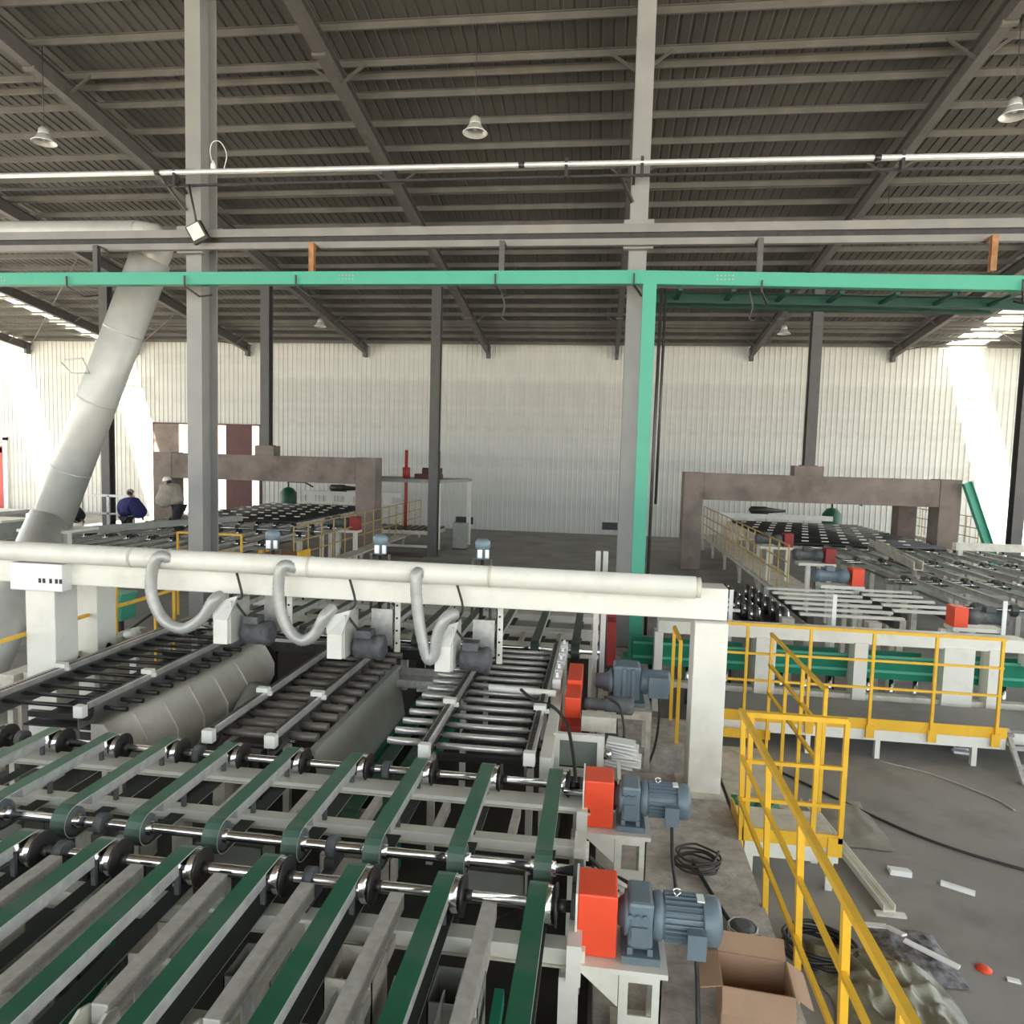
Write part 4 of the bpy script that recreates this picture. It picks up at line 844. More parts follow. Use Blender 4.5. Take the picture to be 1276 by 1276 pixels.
# rollers crossing the far lines: dark rollers, with cream pads put in as their glints
for side, x0, x1, ya in (('right', 5.3, 10.25, 22.5), ('left', -14.8, -10.15, 22.7)):
    t = thing('roller_bed', f'raised bed of dark rollers on the far {side} conveyor', 'conveyor', ((x0+x1)/2, 23.4, 0), 'raised roller beds')
    rr_ = MB().cyl((x0, 0, 1.32), (x1, 0, 1.32), .07, 8).mesh('roller', [M_rollk])
    for k in range(15): ob('roller', rr_, M_rollk, t, Vector((0, ya+.53*k, 0))-t.location)
    pd = MB().box(-.1, .1, -.03, .03, 1.37, 1.4).mesh('glint_pad', [M_cream])
    for k in range(7):
        for j in range(7): ob('glint_pad', pd, M_cream, t, Vector((x0+.4+(x1-x0-.8)*(j+.5*(k % 2))/7, ya+.27+1.1*k, 0))-t.location)
    ob('side_beam', MB().box(x0-.1, x0, ya-.2, ya+7.9, 1.15, 1.32).box(x1, x1+.1, ya-.2, ya+7.9, 1.15, 1.32), M_creamd, t)
    for yb in (ya+1.5, ya+4.5, ya+7.0): ob('cross_beam', MB().box(x0, x1, yb, yb+.15, 1.0, 1.15), M_creamd, t)
    for k in range(5):
        for xx in (x0-.1, x1): ob('leg', MB().box(xx, xx+.1, ya+1.8*k, ya+.1+1.8*k, 0, 1.15), M_creamd, t)
def farmotor(x, y, z, label, mt=M_motk, gmat=M_redd, dirn=1, sc=1):
    t = thing('gearmotor', label, 'motor', (x, y, z), 'far gear motors on the back conveyors')
    def L_(n_, mb, m_):
        mb.v = [(a*sc, b*sc, c*sc if n_ != 'stand' or c > -.5 else c) for a, b, c in mb.v]; ob(n_, mb, m_, t, (0, 0, 0))
    L_('guard', MB().box(0, .28*dirn, -.2, .2, -.22, .22) if dirn > 0 else MB().box(-.28, 0, -.2, .2, -.22, .22), gmat)
    L_('motor_body', MB().lathe((-.02*dirn, 0, 0), (-dirn, 0, 0), [(0, .1), (.05, .18), (.25, .18), (.27, .15), (.7, .15), (.72, .17), (.85, .16)], 14), mt)
    L_('terminal_box', MB().box(-.6 if dirn > 0 else .4, -.4 if dirn > 0 else .6, -.12, .08, .13, .24), mt)
    L_('stand', MB().box(-.75 if dirn > 0 else -.3, .3 if dirn > 0 else .75, -.22, .22, -.3, -.22).box(-.5, -.38, -.1, .02, -z, -.3).box(.1, .22, -.1, .02, -z, -.3), M_cream)
c = uz(1068, 735, 1.45); farmotor(c.x+.3, 14.9, 1.5, 'blue-grey far motor with orange guard behind the slat table', M_motor, M_red, 1, .8)
c = uz(1012, 705, 1.6); farmotor(5.25, 17.4, 1.6, 'dark far motor with red guard, the lower of the pair by the right walkway', sc=.8)
farmotor(4.75, 19.2, 1.75, 'dark far motor with red guard, the upper of the pair by the right walkway', sc=.8)
farmotor(5.62, 11.6, 1.45, 'dark motor with red guard just above the walkway railing', M_motk, M_red, -1, .7)
farmotor(-8.2, 22.4, 1.4, 'dark far motor with red guard beside the left portal post')
# right far walkway railing (yellowish) and left one
M_yelf = mat('yellow_faded', (.52, .36, .12), .6, var=.15)
def far_rail(x, y0, y1, z0, label, n, side=.9):
    t = thing('railing', label, 'railing', (x, (y0+y1)/2, z0), 'far walkway railings')
    for z_ in (z0+1.1, z0+.7, z0+.35): ob('top_rail' if z_ > z0+1 else 'mid_rail', MB().bar((x, y0, z_), (x, y1, z_), .03, .03), M_yelf, t)
    for k in range(n): yy = y0+(y1-y0)*k/(n-1); ob('post', MB().bar((x, yy, z0-.08), (x, yy, z0+1.1), .03, .03, Y3), M_yelf, t)
    w_ = thing('walkway_deck', label.replace('railing', 'walkway deck under the railing'), 'walkway', (x+side/2, (y0+y1)/2, 0), 'far walkway decks')
    xa, xb = min(x, x+side), max(x, x+side)
    ob('deck_plate', MB().box(xa, xb, y0, y1, z0-.12, z0-.08), M_creamd, w_); ob('edge_beam', MB().box(x-.03, x+.03, y0, y1, z0-.22, z0-.12), M_creamd, w_)
    for k in range(6):
        yy = y0+.1+(y1-y0-.3)*k/5; ob('leg', MB().box(x-.04, x+.04, yy, yy+.08, 0, z0-.22), M_creamd, w_)
        ob('brace', MB().bar((x, yy, .1), (x, yy+.6, z0-.22), .03, .03, X3), M_creamd, w_)
far_rail(4.35, 17.0, 31.0, .75, 'yellow railing along the left side of the far right conveyor', 16)
far_rail(-8.1, 17.8, 31.0, .6, 'yellow railing along the right side of the far left conveyor', 15, .5)
far_rail(13.6, 27.5, 33.0, .9, 'yellow railing beyond the right portal post', 7)
# pale girders lying along the far right line
for (pa, pb, lb) in (((7.2, 17.0, 1.5), (8.0, 22.0, 1.5), 'pale channel girder lying lengthwise over the far right belts'), ((9.6, 20.6, 1.62), (14.5, 20.9, 1.62), 'pale cross girder at the right edge before the dark column')):
    t = thing('pale_girder', lb, 'girder', (pa[0], pa[1], 0), 'pale girders over the far right line')
    ob('girder_body', MB().prof(pa, pb, [(-.1, -.1), (.1, -.1), (.1, .1), (.08, .1), (.08, -.08), (-.08, -.08), (-.08, .1), (-.1, .1)]), M_creamd, t)
    for q in (.03, .97): c = Vector(pa).lerp(Vector(pb), q); ob('leg', MB().box(c.x-.06, c.x+.06, c.y-.06, c.y+.06, 0, c.z-.1), M_creamd, t)
# tanks
for k, (x, lb) in enumerate(((8.55, 'dark green upright tank seen through the right portal'), (-12.84, 'dark green upright tank seen through the left portal'))):
    t = thing('pressure_tank', lb, 'tank', (x, 31.3, 0)); x *= 1.13; z0 = .5
    ob('tank_body', MB().lathe((x, 31.3, z0), Z3, [(0, .2), (.12, .38), (1.2 if k == 0 else 1.3, .38), (1.42 if k == 0 else 1.5, .22), (1.47 if k == 0 else 1.56, .05)], 18), M_tankg, t)
    ob('tank_leg', MB().box(x-.3, x-.24, 31.2, 31.26, 0, .65).box(x+.24, x+.3, 31.2, 31.26, 0, .65).box(x-.03, x+.03, 31.6, 31.66, 0, .65), M_tankg, t)
    ob('valve', MB().cyl((x, 31.3, z0+1.4), (x, 31.3, z0+1.85), .04, 8).tube([(x, 31.3, z0+1.8), (x+.8, 31.3, z0+1.8), (x+1.2, 31.3, z0+1.6)], .04, 6), M_dark, t)
# white overhead girders with dark windows at far end
for x0, x1, z0, lb in ((5.0, 9.6, 1.42, 'white far girder with dark square holes behind the right portal'), (-13.6, -9.0, 1.75, 'white far girder with dark square holes behind the left portal')):
    t = thing('far_girder', lb, 'girder', ((x0+x1)/2, 31, 0), 'white girders at the far ends')
    m = MB().box(x0, x1, 30.9, 31.1, z0, z0+.2).box(x0, x1, 30.95, 31.05, z0-.36, z0-.28)
    for k in range(5):
        xx = x0+.5+(x1-x0-1.0)*k/4; m.box(xx-.35, xx+.05, 30.95, 31.05, z0-.28, z0)
    ob('girder_body', m, M_cream, t)
    for xx in (x0+.2, x1-.3): ob('leg', MB().box(xx, xx+.12, 30.95, 31.07, 0, z0-.36), M_creamd, t)
    tt = thing('blower', f'dark blower on the white far girder at the {"right" if x0 > 0 else "left"}', 'blower', (x0+2, 31, z0+.2))
    ob('blower_body', MB().lathe((x0+1.2, 31, z0+.36), X3, [(0, .05), (.1, .16), (.7, .16), (.8, .12), (1.5, .06)], 12), M_dark, tt)
    ob('blower_foot', MB().box(x0+1.3, x0+2.0, 30.92, 31.08, z0+.2, z0+.26), M_dark, tt)
# red frame by far wall left-centre (screw lift)
t = thing('lift_frame', 'pale lift frame with two dark red screws before the far wall', 'frame', (-7.2, 28, 0))
for xx, yy in ((-9.4, 27.2), (-6.4, 27.2), (-5.55, 29.2), (-9.9, 29.2)): ob('post', MB().box(xx-.08, xx+.08, yy-.08, yy+.08, 0, 2.72), M_cream, t)
ob('top_frame', MB().box(-9.5, -6.3, 27.12, 27.28, 2.62, 2.75).box(-10, -5.45, 29.12, 29.28, 2.66, 2.78).prof((-6.4, 27.2, 2.68), (-5.55, 29.2, 2.72), [(-.07, -.06), (.07, -.06), (.07, .06), (-.07, .06)]).prof((-9.4, 27.2, 2.68), (-9.9, 29.2, 2.72), [(-.07, -.06), (.07, -.06), (.07, .06), (-.07, .06)]), M_gbox, t)
for xx in (-8.0, -6.65): ob('lift_screw', MB().cyl((xx, 28.2, .5), (xx, 28.2, 3.9), .07, 8).cyl((xx, 28.2, 2.75), (xx, 28.2, 3.2), .16, 8), M_redp if xx < -7 else M_maroon, t)
ob('drive_motor', MB().box(-7.6, -6.5, 28.0, 28.4, 2.75, 2.95).cyl((-7.3, 28.2, 3.05), (-6.7, 28.2, 3.05), .16, 10), M_maroon, t)
ob('platform', MB().box(-9.3, -6.5, 27.3, 29, .55, .7), M_creamd, t)
m = MB()
for k in range(10): m.box(-9.2+.28*k, -9.05+.28*k, 27.3, 29, .7, .76)
ob('platform_slat', m, M_dark, t, kind='stuff')
ob('base_beam', MB().box(-9.3, -6.3, 27.1, 27.2, .05, .15), M_cream, t)
t = thing('cabinet', 'small pale cabinet on the floor right of the lift frame', 'cabinet', (-5.6, 27.6, 0))
ob('cabinet_body', MB().box(-5.85, -5.3, 27.4, 27.9, .05, 1.05), M_gbox, t, bevel=.02); ob('cabinet_door', MB().box(-5.8, -5.35, 27.37, 27.4, .12, .98), M_gbox, t); ob('plinth', MB().box(-5.85, -5.3, 27.4, 27.9, 0, .05), M_dark, t)
t = thing('floor_mat', 'dark rectangular pit cover on the floor before the lift frame', 'cover', (-8, 25.9, 0)); ob('cover_plate', MB().box(-8.2, -6.4, 24.8, 25.8, 0, .03), M_dark, t); ob('cover_rim', MB().box(-8.25, -6.35, 24.75, 24.8, 0, .05), M_maroon, t)

# ================================================================== LEFT SIDE
t = thing('guide_beam', 'cream channel beam with white feet left of the leftmost roller conveyor', 'beam', (-6.6, 8, 0))
ob('beam_body', MB().prof((-6.62, 7.05, 1.0), (-6.62, 9.4, 1.0), [(-.09, -.09), (.09, -.09), (.09, .09), (-.09, .09)]), M_creamd, t)
for yy in (7.1, 9.2): ob('leg', MB().box(-6.66, -6.56, yy, yy+.08, 0, .91), M_cream, t)
for yy in (7.6, 8.3, 8.9): ob('clamp', MB().cyl((-6.5, yy, 1.1), (-6.3, yy, 1.1), .06, 12).box(-6.4, -6.32, yy-.04, yy+.04, 1.0, 1.2), M_cream, t)
ob('gear_box', MB().box(-6.5, -6.3, 7.15, 7.35, .95, 1.1), M_galv, t)
cable('power_cable', 'black cable wavering along the cream channel beam, nearer piece', 'cable', [(-6.45, 7.25, 1.1), (-6.42, 7.4, 1.3), (-6.3, 7.3, 1.25), (-6.15, 7.35, 1.22), (-6.0, 7.4, 1.24), (-5.95, 7.2, 1.15)], .014, M_black)
cable('power_cable', 'black cable wavering along the cream channel beam, farther piece', 'cable', [(-6.5, 9.0, 1.15), (-6.3, 9.3, 1.35), (-6.1, 9.2, 1.25), (-5.7, 9.5, 1.2), (-5.4, 9.6, 1.3)], .018, M_black)
t = thing('railing', 'brownish yellow handrail left of the leftmost roller conveyor', 'railing', (-6.35, 8.3, 0), 'left side railings')
ob('top_rail', MB().bar((-6.42, 5.5, 1.56), (-6.42, 10.3, 1.56), .04, .04), M_yel, t)
for yy in (6.0, 7.75, 9.9): ob('post', MB().bar((-6.42, yy, .0), (-6.42, yy, 1.56), .035, .035, Y3), M_yel, t)
for k, (xx, yy, lb) in enumerate(((-7.4, 10.6, 'yellow railing before the green bins on the left'), (-8.0, 14.5, 'yellow railing farther back, between duct and left column'))):
    t = thing('railing', lb, 'railing', (xx, yy, 0), 'left side railings')
    for z_ in (1.85, 1.45): ob('top_rail' if z_ > 1.5 else 'mid_rail', MB().bar((xx-1.3, yy, z_), (xx+.2, yy, z_), .045, .045), M_yel, t)
    for q in (-1.3, -.5, .2): ob('post', MB().bar((xx+q, yy, 0), (xx+q, yy, 1.85), .04, .04, Y3), M_yel, t)
for k, (xx, yy) in enumerate(((-8.9, 11.6), (-8.2, 14.4))):
    t = thing('green_bin', ['green metal bin seen under the gantry at the left', 'small green metal bin right of the larger green bin'][k], 'bin', (xx, yy, 0), 'green bins at the left')
    s = 1.0 if k == 0 else .6
    ob('bin_body', MB().box(xx-.35*s, xx+.35*s, yy, yy+.4, .55, 1.0), M_gbeam, t); ob('bin_rim', MB().box(xx-.38*s, xx+.38*s, yy-.02, yy+.42, 1.0, 1.04).box(xx-.38*s, xx+.38*s, yy-.02, yy, .74, .78), M_gbeam, t)
    ob('bin_leg', MB().box(xx-.33*s, xx-.25*s, yy+.02, yy+.1, 0, .55).box(xx+.25*s, xx+.33*s, yy+.02, yy+.1, 0, .55), M_dark, t)
t = thing('long_box', 'long pale machine housing behind the leaning duct at the left edge', 'machine', (-15, 14.8, 0))
ob('housing', MB().box(-18, -13.6, 14.4, 15.2, 1.5, 1.9), M_gbox, t); ob('housing_top', MB().box(-18, -13.5, 14.35, 15.25, 1.9, 1.95), M_cream, t)
for xx in (-17, -15.5, -14): ob('leg', MB().box(xx, xx+.15, 14.7, 14.85, 0, 1.5), M_cream, t)
t = thing('long_box', 'cream long machine bed farther back at the left edge', 'machine', (-20, 19, 0))
ob('housing', MB().box(-27, -17.95, 18.5, 20, .75, 1.55), M_creamd, t); ob('housing_top', MB().box(-27, -17.9, 18.4, 20.1, 1.55, 1.66), M_cream, t)
for xx in (-26, -21, -18.4): ob('leg', MB().box(xx, xx+.25, 18.6, 18.9, 0, .75), M_creamd, t)
t = thing('gate_frame', 'pale square rail frame beside the thin column behind the duct', 'frame', (-17.5, 21.5, 0))
m = MB().box(-17.7, -17.6, 22, 22.06, 0, 2.05).box(-16.7, -16.6, 22, 22.06, 0, 2.05).box(-17.7, -15.7, 22, 22.06, 2.0, 2.08).box(-17.7, -15.7, 22, 22.06, 1.4, 1.46)
ob('rail_body', m, M_galv, t); ob('post', MB().box(-15.8, -15.7, 22, 22.06, 0, 2.05), M_galv, t)
t = thing('long_channel', 'pale channel bracket lying over the far left belts', 'bracket', (-12.2, 15.2, 0))
ob('channel_body', MB().prof((-13.1, 15.0, 1.62), (-11.0, 20.4, 1.62), [(-.1, -.08), (.1, -.08), (.1, .08), (-.1, .08)]), M_gbox, t)
ob('channel_foot', MB().box(-13.3, -13.15, 14.9, 15.0, 0, 1.7).box(-12.4, -12.3, 14.9, 15.0, 0, 1.7).box(-13.3, -12.3, 14.9, 15.0, 1.6, 1.7), M_cream, t)
t = thing('crate', 'orange-brown crate inside the left portal beside the walkway', 'crate', (-9.6, 20.2, 0))
m = MB()
for k in range(5): m.box(-8.35, -7.4, 16.5, 17.1, .1+.22*k, .28+.22*k)
ob('crate_slat', m, M_rust, t, loc=Vector((0, 0, 0))-t.location); ob('crate_post', MB().box(-8.4, -8.35, 16.45, 17.15, 0, 1.25).box(-7.4, -7.35, 16.45, 17.15, 0, 1.25), M_yel, t)
t.location = (-8.4, 16.8, 0)
for ch in t.children: ch.location = (8.4, -16.8, 0)

# ================================================================== FLOOR CLUTTER
t = thing('cardboard_box', 'open brown cardboard box on the ledge by the nearest motor', 'box', (1.0, 4.12, .4))
W, D, Hh = .2, .15, .3; e = .006; Rz = Matrix.Rotation(math.radians(-4), 4, 'Z')
def bxp(n_, mb, mt): rot(mb, Rz); ob(n_, mb, mt, t, (0, 0, 0))
bxp('box_body', MB().box(-W, W, -D, -D+e, 0, Hh).box(-W, W, D-e, D, 0, Hh).box(-W, -W+e, -D, D, 0, Hh).box(W-e, W, -D, D, 0, Hh).box(-W, W, -D, D, 0, e), M_card)
bxp('flap', MB().bar((0, -D-.002, Hh), (0, -D-.075, Hh-.11), W*2, e, Z3), M_card)
bxp('flap', MB().bar((0, D, Hh), (0, D+.1, Hh+.07), W*2, e, Z3), M_card)
bxp('flap', MB().bar((-W, 0, Hh), (-W-.12, 0, Hh-.03), D*2, e, Z3), M_card)
bxp('flap', MB().bar((W, 0, Hh), (W+.1, 0, Hh-.06), D*2, e, Z3), M_card)
bxp('box_lining', MB().box(-W+.01, W-.01, -D+.01, D-.01, .05, .055), M_cardi)
def coil(label, c, R0, n, r, mt, zs=.02, grp=None):
    pts = [(c[0]+R0*(1+.12*math.sin(k*1.7))*math.cos(k*.62), c[1]+R0*.9*math.sin(k*.62)*(1+.1*math.cos(k*2.1)), c[2]+r+zs*k/10) for k in range(n)]
    cable('cable_coil', label, 'cable', pts, r, mt, 5, grp)
coil('grey loose coil of cable on the ledge behind the farther near motor', (.88, 5.7, .4), .17, 42, .010, M_dark, .03)
coil('black tangle of cable on the floor behind the foreground railing', (1.75, 5.35, 0), .25, 40, .016, M_black, .03)
cable('rod', 'straight black rod lying on the ledge toward the railing', 'rod', [(.85, 5.75, .42), (.95, 5.3, .42), (1.04, 4.95, .42)], .017, M_black)
cable('rod', 'short black bent rod on the ledge by the nearest motor', 'rod', [(.83, 5.15, .42), (.86, 5.0, .43), (.88, 4.85, .42)], .017, M_black)
cable('floor_cable', 'long dark cable snaking across the grey floor at the right', 'cable', [(2.2, 8.7, .012), (2.76, 7.97, .012), (3.32, 7.31, .012), (4.02, 6.87, .012), (5.4, 6.3, .012)], .014, M_dark)
cable('floor_cable', 'thin pale cable on the floor under the walkway legs', 'cable', [(3.6, 9.2, .01), (4.1, 8.9, .01), (4.5, 8.4, .01), (4.6, 8.1, .01)], .009, M_galv)
# small coils of steel wire: two round brushes
for k, (xx, yy) in enumerate(((1.08, 4.85), (1.16, 4.68))):
    t = thing('wire_spool', ['grey wire spool on the ledge, the farther of two', 'grey wire spool on the ledge, the nearer of two'][k], 'spool', (xx, yy, .4), 'wire spools on the ledge')
    ob('spool_core', MB().lathe((xx, yy, .4), Z3, [(0, .07), (.02, .09), (.06, .1), (.1, .09), (.12, .05)], 16), M_motk, t)
    for q in range(5): ob('wire_turn', MB().tube([(xx+.1*math.cos(a*.7), yy+.1*math.sin(a*.7), .43+.018*q) for a in range(10)], .006, 5), M_galv, t)
t = thing('wood_offcut', 'pale narrow wooden offcut on the ledge', 'offcut', (.86, 4.9, .4)); ob('offcut_body', MB().bar((.78, 4.82, .415), (.93, 4.87, .415), .035, .03), M_white, t)
t = thing('debris_lump', 'small dark brown lump of debris on the ledge', 'debris', (.74, 5.1, .4))
ob('lump', MB().lathe((.74, 5.1, .4), Z3, [(0, .03), (.01, .06), (.03, .045), (.045, .015)], 7), M_maroon, t)
# steel channel leaning down from deck
t = thing('steel_channel', 'long white steel channel lying on the floor right of the small deck', 'channel', (2.45, 6.6, 0))
ob('channel_body', MB().prof((2.3, 7.75, .08), (2.5, 5.98, .05), [(-.05, -.03), (.05, -.03), (.05, .03), (.042, .03), (.042, -.02), (-.042, -.02), (-.042, .03), (-.05, .03)]), M_cream, t)
ob('end_foot', MB().box(2.38, 2.62, 5.93, 5.99, .0, .02), M_cream, t)
for k, (xx, yy, rx) in enumerate(((2.83, 6.62, 0), (3.25, 6.45, -.5))):
    t = thing('packing_piece', ['white boxy packing piece on the open grey floor', 'long white packing sliver on the open grey floor'][k], 'packing', (xx, yy, 0))
    if k == 0: m = rot(MB().box(-.09, .09, -.05, .0, 0, .05).box(-.09, .09, .01, .06, 0, .03), Matrix.Rotation(rx-.1, 4, 'Z'))
    else: m = rot(MB().prof((-.13, 0, .015), (.13, 0, .015), [(-.03, -.015), (.03, -.015), (.02, .015), (-.02, .015)]), Matrix.Rotation(rx, 4, 'Z'))
    ob('piece', m, M_white, t, (0, 0, 0))
c = uz(1226, 1208, 0); t = thing('rag', 'small orange-red rag on the floor at lower right', 'rag', c)
ob('rag_body', MB().lathe((0, 0, .0), Z3, [(0, .06), (.012, .055), (.022, .02)], 7), M_red, t, (0, 0, 0))
c = uz(1262, 1222, 0); t = thing('paper_scrap', 'small white scrap on the floor at the lower right edge', 'scrap', c)
ob('scrap_body', MB().bar((-.04, 0, .01), (.04, -.02, .01), .04, .015), M_white, t, (0, 0, 0))
c = uz(1195, 938, 0); t = thing('paper_scrap', 'white scraps on the floor under the walkway', 'scrap', c)
ob('scrap_body', MB().bar((-.08, 0, .02), (.1, -.02, .02), .1, .03).bar((-.02, .1, .02), (.16, .1, .02), .04, .03), M_white, t, (0, 0, 0))
# plastic sheet heap
import mathutils
def heap(name, label, cat, x0, x1, y0, y1, hgt, mt, nx=34, ny=34, seed=0, fr_=5.0):
    t = thing(name, label, cat, ((x0+x1)/2, (y0+y1)/2, 0)); m = MB()
    for i in range(nx):
        for j in range(ny):
            u, v = i/(nx-1), j/(ny-1)
            e_ = min(1, 4*min(u, 1-u, v, 1-v)); x, y = x0+(x1-x0)*u, y0+(y1-y0)*v
            nn = mathutils.noise.noise(Vector((x*fr_+seed, y*fr_, 0)))*.5+.5; n2 = 1-min(1, 3*abs(mathutils.noise.noise(Vector((x*fr_*1.3+y*2+seed, y*fr_*.9-x, 3)))))
            wv = .06*mathutils.noise.noise(Vector((x*3, y*3, 7+seed)))
            m.v.append((x+wv, y+wv, .012+e_*hgt*(.6*nn+.45*n2)+e_*hgt*.25))
    for i in range(nx-1):
        for j in range(ny-1): m.face([i*ny+j, (i+1)*ny+j, (i+1)*ny+j+1, i*ny+j+1], 0, True)
    ob('sheet_body', m, mt, t)
    return t
t = heap('plastic_sheet', 'heap of crumpled translucent olive plastic sheeting behind the foreground railing', 'plastic sheet', 1.68, 2.55, 4.1, 5.5, .17, M_tarp, 56, 70, fr_=4.6)
heap('plastic_sheet', 'flat grey crumpled plastic on the floor beside the steel channel', 'plastic sheet', 2.45, 2.95, 7.0, 8.0, .03, mat('grey_film', (.26, .25, .22), .4, var=.2), 16, 16, 4)
t = heap('rubble', 'pile of grey and white scrap at the far edge of the plastic heap', 'scrap', 2.2, 2.75, 5.15, 5.75, .07, mat('rubble_grey', (.2, .19, .2), .7, var=.6, scale=20), 18, 18, 9, 9)
for k, (pa, pb) in enumerate((((2.05, 5.72, .05), (2.35, 5.65, .1)), ((2.35, 5.65, .1), (2.42, 5.5, .14)), ((2.42, 5.5, .1), (2.7, 5.25, .1)))): ob('metal_strip', MB().bar(pa, pb, .05, .015), M_white, t)

# ================================================================== PEOPLE
def person(label, base, joints, rad, edges, mt_cloth, mt_leg, hat, face=(0, -1), hs=1.0):
    t = thing('person', label, 'person', base); B = Vector(base)
    me = bpy.data.meshes.new('body'); me.from_pydata([tuple(j) for j in joints], edges, [])
    o = bpy.data.objects.new('body', me); COL.objects.link(o); o.parent = t
    me.materials.append(mt_cloth)
    sk_ = o.modifiers.new('skin', 'SKIN'); sv = me.skin_vertices[0].data if me.skin_vertices else None
    if sv is None:
        bm2 = __import__('bmesh').new(); bm2.from_mesh(me); lay = bm2.verts.layers.skin.verify()
        for i, v in enumerate(bm2.verts):
            v[lay].radius = rad[i]; v[lay].use_root = (i == 0)
        bm2.to_mesh(me); bm2.free()
    ss = o.modifiers.new('sub', 'SUBSURF'); ss.levels = 2; ss.render_levels = 2
    return t, o
def human(label, base, cloth, leg, hatmat, bend, facing, arms, hattype, legs=None):
    """pelvis at .95, bend: forward lean; facing: angle of the front about Z"""
    c, s = math.cos(facing), math.sin(facing)
    def W_(f, l, z): return (f*c - l*s, f*s + l*c, z)      # f forward, l to the left
    b = bend; pv = .93
    chest = (math.sin(b)*.42, pv+math.cos(b)*.42); neck = (math.sin(b)*.56, pv+math.cos(b)*.56)
    hb = b*.5; head = (neck[0]+math.sin(hb)*.17, neck[1]+math.cos(hb)*.17)
    J = [W_(0, 0, pv), W_(math.sin(b)*.2, 0, pv+math.cos(b)*.2), W_(chest[0], 0, chest[1]), W_(neck[0], 0, neck[1])]
    Rr = [(.15, .13), (.145, .12), (.165, .125), (.07, .07)]; E = [(0, 1), (1, 2), (2, 3)]
    for sd, (el, ha) in zip((1, -1), arms):
        i = len(J); J += [W_(chest[0]+.02, sd*.2, chest[1]+.04), W_(chest[0]+el[0], sd*el[1], chest[1]+el[2]), W_(chest[0]+ha[0], sd*ha[1], chest[1]+ha[2])]
        Rr += [(.085, .085), (.06, .06), (.042, .042)]; E += [(2, i), (i, i+1), (i+1, i+2)]
    nb = len(J)
    t, o = person(label, base, J, Rr, E, cloth, leg, None)
    L_ = [W_(0, 0, pv-.02)]; LR = [(.15, .13)]; LE = []
    for sd in (1, -1):
        kn = (legs or ((.05, .5), (0, .08)))
        i = len(L_); L_ += [W_(0, sd*.1, pv-.1), W_(kn[0][0], sd*.12, kn[0][1]), W_(kn[1][0], sd*.12, kn[1][1]), W_(kn[1][0]+.16, sd*.13, kn[1][1]-.03)]
        LR += [(.1, .1), (.07, .07), (.05, .05), (.045, .04)]; LE += [(0, i), (i, i+1), (i+1, i+2), (i+2, i+3)]
    me = bpy.data.meshes.new('trousers'); me.from_pydata(L_, LE, []); me.materials.append(leg)
    lo = bpy.data.objects.new('trousers', me); COL.objects.link(lo); lo.parent = t
    lo.modifiers.new('skin', 'SKIN'); bm2 = __import__('bmesh').new(); bm2.from_mesh(me); lay = bm2.verts.layers.skin.verify()
    bm2.verts.ensure_lookup_table()
    for i, v in enumerate(bm2.verts): v[lay].radius = LR[i]; v[lay].use_root = (i == 0)
    bm2.to_mesh(me); bm2.free(); q = lo.modifiers.new('sub', 'SUBSURF'); q.levels = 1; q.render_levels = 2
    # head
    H = Vector(W_(head[0], 0, head[1])); f = Vector(W_(math.cos(hb), 0, -math.sin(hb))); up = Vector(W_(math.sin(hb), 0, math.cos(hb)))
    hd = ob('head', MB().rings([(H+up*z_+f*o_, up, r_) for z_, r_, o_ in ((-.12, .03, .03), (-.1, .055, .02), (-.05, .078, .01), (0, .088, 0), (.05, .086, 0), (.09, .065, 0), (.115, .03, 0))], 14), M_skin, t, (0, 0, 0))
    lft = Vector(W_(0, 1, 0))
    ob('nose', MB().cyl(H+f*.08-up*.0, H+f*.108-up*.035, .012, 6, .016), M_skin, hd, (0, 0, 0))
    ob('ear', MB().cyl(H+lft*.085-up*.01, H+lft*.1-up*.01, .025, 8).cyl(H-lft*.085-up*.01, H-lft*.1-up*.01, .025, 8), M_skin, hd, (0, 0, 0))
    ob('eye', MB().cyl(H+f*.078+lft*.032+up*.012, H+f*.088+lft*.032+up*.012, .009, 6).cyl(H+f*.078-lft*.032+up*.012, H+f*.088-lft*.032+up*.012, .009, 6).bar(H+f*.082-up*.06+lft*.02, H+f*.082-up*.06-lft*.02, .008, .008), M_hair, hd, (0, 0, 0))
    ob('hair', MB().rings([(H-f*.012+up*z_, up, r_) for z_, r_ in ((-.06, .07), (-.02, .09), (.04, .093), (.08, .08), (.11, .05), (.125, .02))], 14), M_hair, hd, (0, 0, 0))
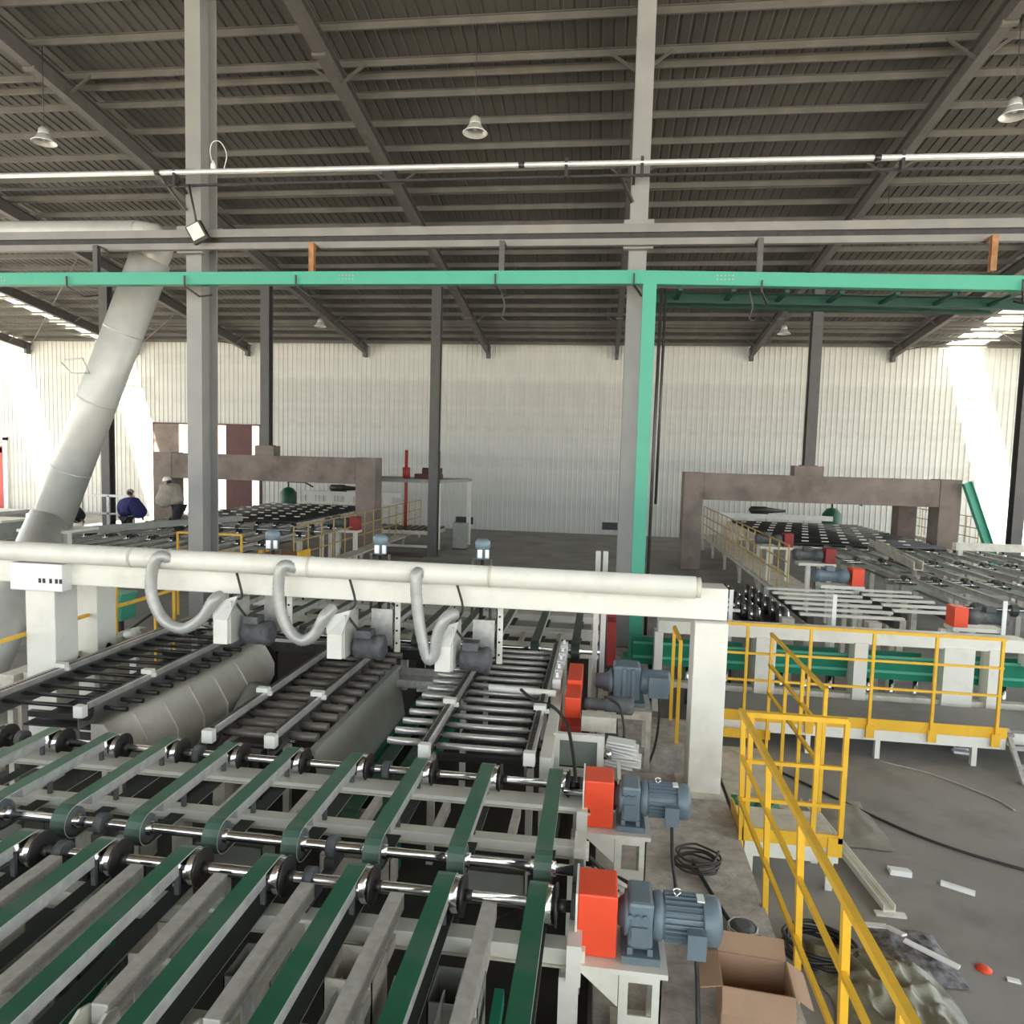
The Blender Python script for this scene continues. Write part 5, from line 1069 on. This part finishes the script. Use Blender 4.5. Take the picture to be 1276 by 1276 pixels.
    if hattype == 'helmet':
        ob('helmet', MB().rings([(H+up*z_+f*.005, up, r_) for z_, r_ in ((.02, .135), (.03, .115), (.07, .112), (.11, .095), (.14, .06), (.15, .02))], 16), hatmat, t, (0, 0, 0))
    elif hattype: ob('cap', MB().rings([(H+up*z_, up, r_) for z_, r_ in ((.02, .1), (.06, .1), (.1, .085), (.125, .05), (.13, .015))], 14), hatmat, t, (0, 0, 0))
    # hands
    for k in (0, 1):
        wr = Vector(J[4+3*k+2]); el = Vector(J[4+3*k+1]); d = (wr-el).normalized(); sdv = d.cross(Z3); sdv = sdv.normalized() if sdv.length > .1 else X3
        m = MB().bar(wr, wr+d*.09, .075, .028)
        for q in range(4): m.tube([wr+d*.085+sdv*(-.028+.019*q), wr+d*.125+sdv*(-.028+.019*q)-Z3*.005, wr+d*(.15+(.012 if q in (1, 2) else 0))+sdv*(-.026+.018*q)-Z3*.025], .0085, 5)
        m.tube([wr+d*.02+sdv*.035, wr+d*.06+sdv*.06, wr+d*.09+sdv*.062], .01, 5)
        ob('hand', m, M_skin, t, (0, 0, 0))
    return t
human('person in a navy jacket and tan cap seen from behind among the far left belts', (-14.75, 20.32, .62), M_navy, M_trou, M_cap, .25, math.radians(80), (((.08, .3, -.24), (.25, .26, -.4)), ((.08, .3, -.24), (.25, .24, -.42))), 'cap')
human('person in a beige jacket and white helmet bending forward beside the left column', (-12.0, 18.8, 1.18), M_beige, M_trou, M_hat, .55, math.radians(185), (((.12, .17, -.25), (.3, .1, -.32)), ((.15, .17, -.22), (.34, .08, -.02))), 'helmet', legs=((.12, .42), (-.05, .08)))
human('person in dark olive clothes crouching, half hidden behind the leaning duct', (-17.15, 20.35, .45), M_olive, M_trou, M_hair, .9, math.radians(10), (((.12, .28, -.2), (.3, .2, -.3)), ((.12, .28, -.2), (.3, .2, -.3))), None)
for k, (xx, yy, zz) in enumerate(((-14.75, 20.3, .62), (-17.1, 20.35, .45))):
    t = thing('work_platform', ['low dark platform under the person in the navy jacket', 'low dark platform under the crouching person'][k], 'platform', (xx, yy, 0), None)
    ob('platform_top', MB().box(xx-.4, xx+.5, yy-.25, yy+.22, zz-.06, zz), M_dark, t); ob('platform_leg', MB().box(xx-.35, xx-.25, yy-.2, yy+.1, 0, zz-.06).box(xx+.35, xx+.45, yy-.2, yy+.1, 0, zz-.06), M_dark, t)
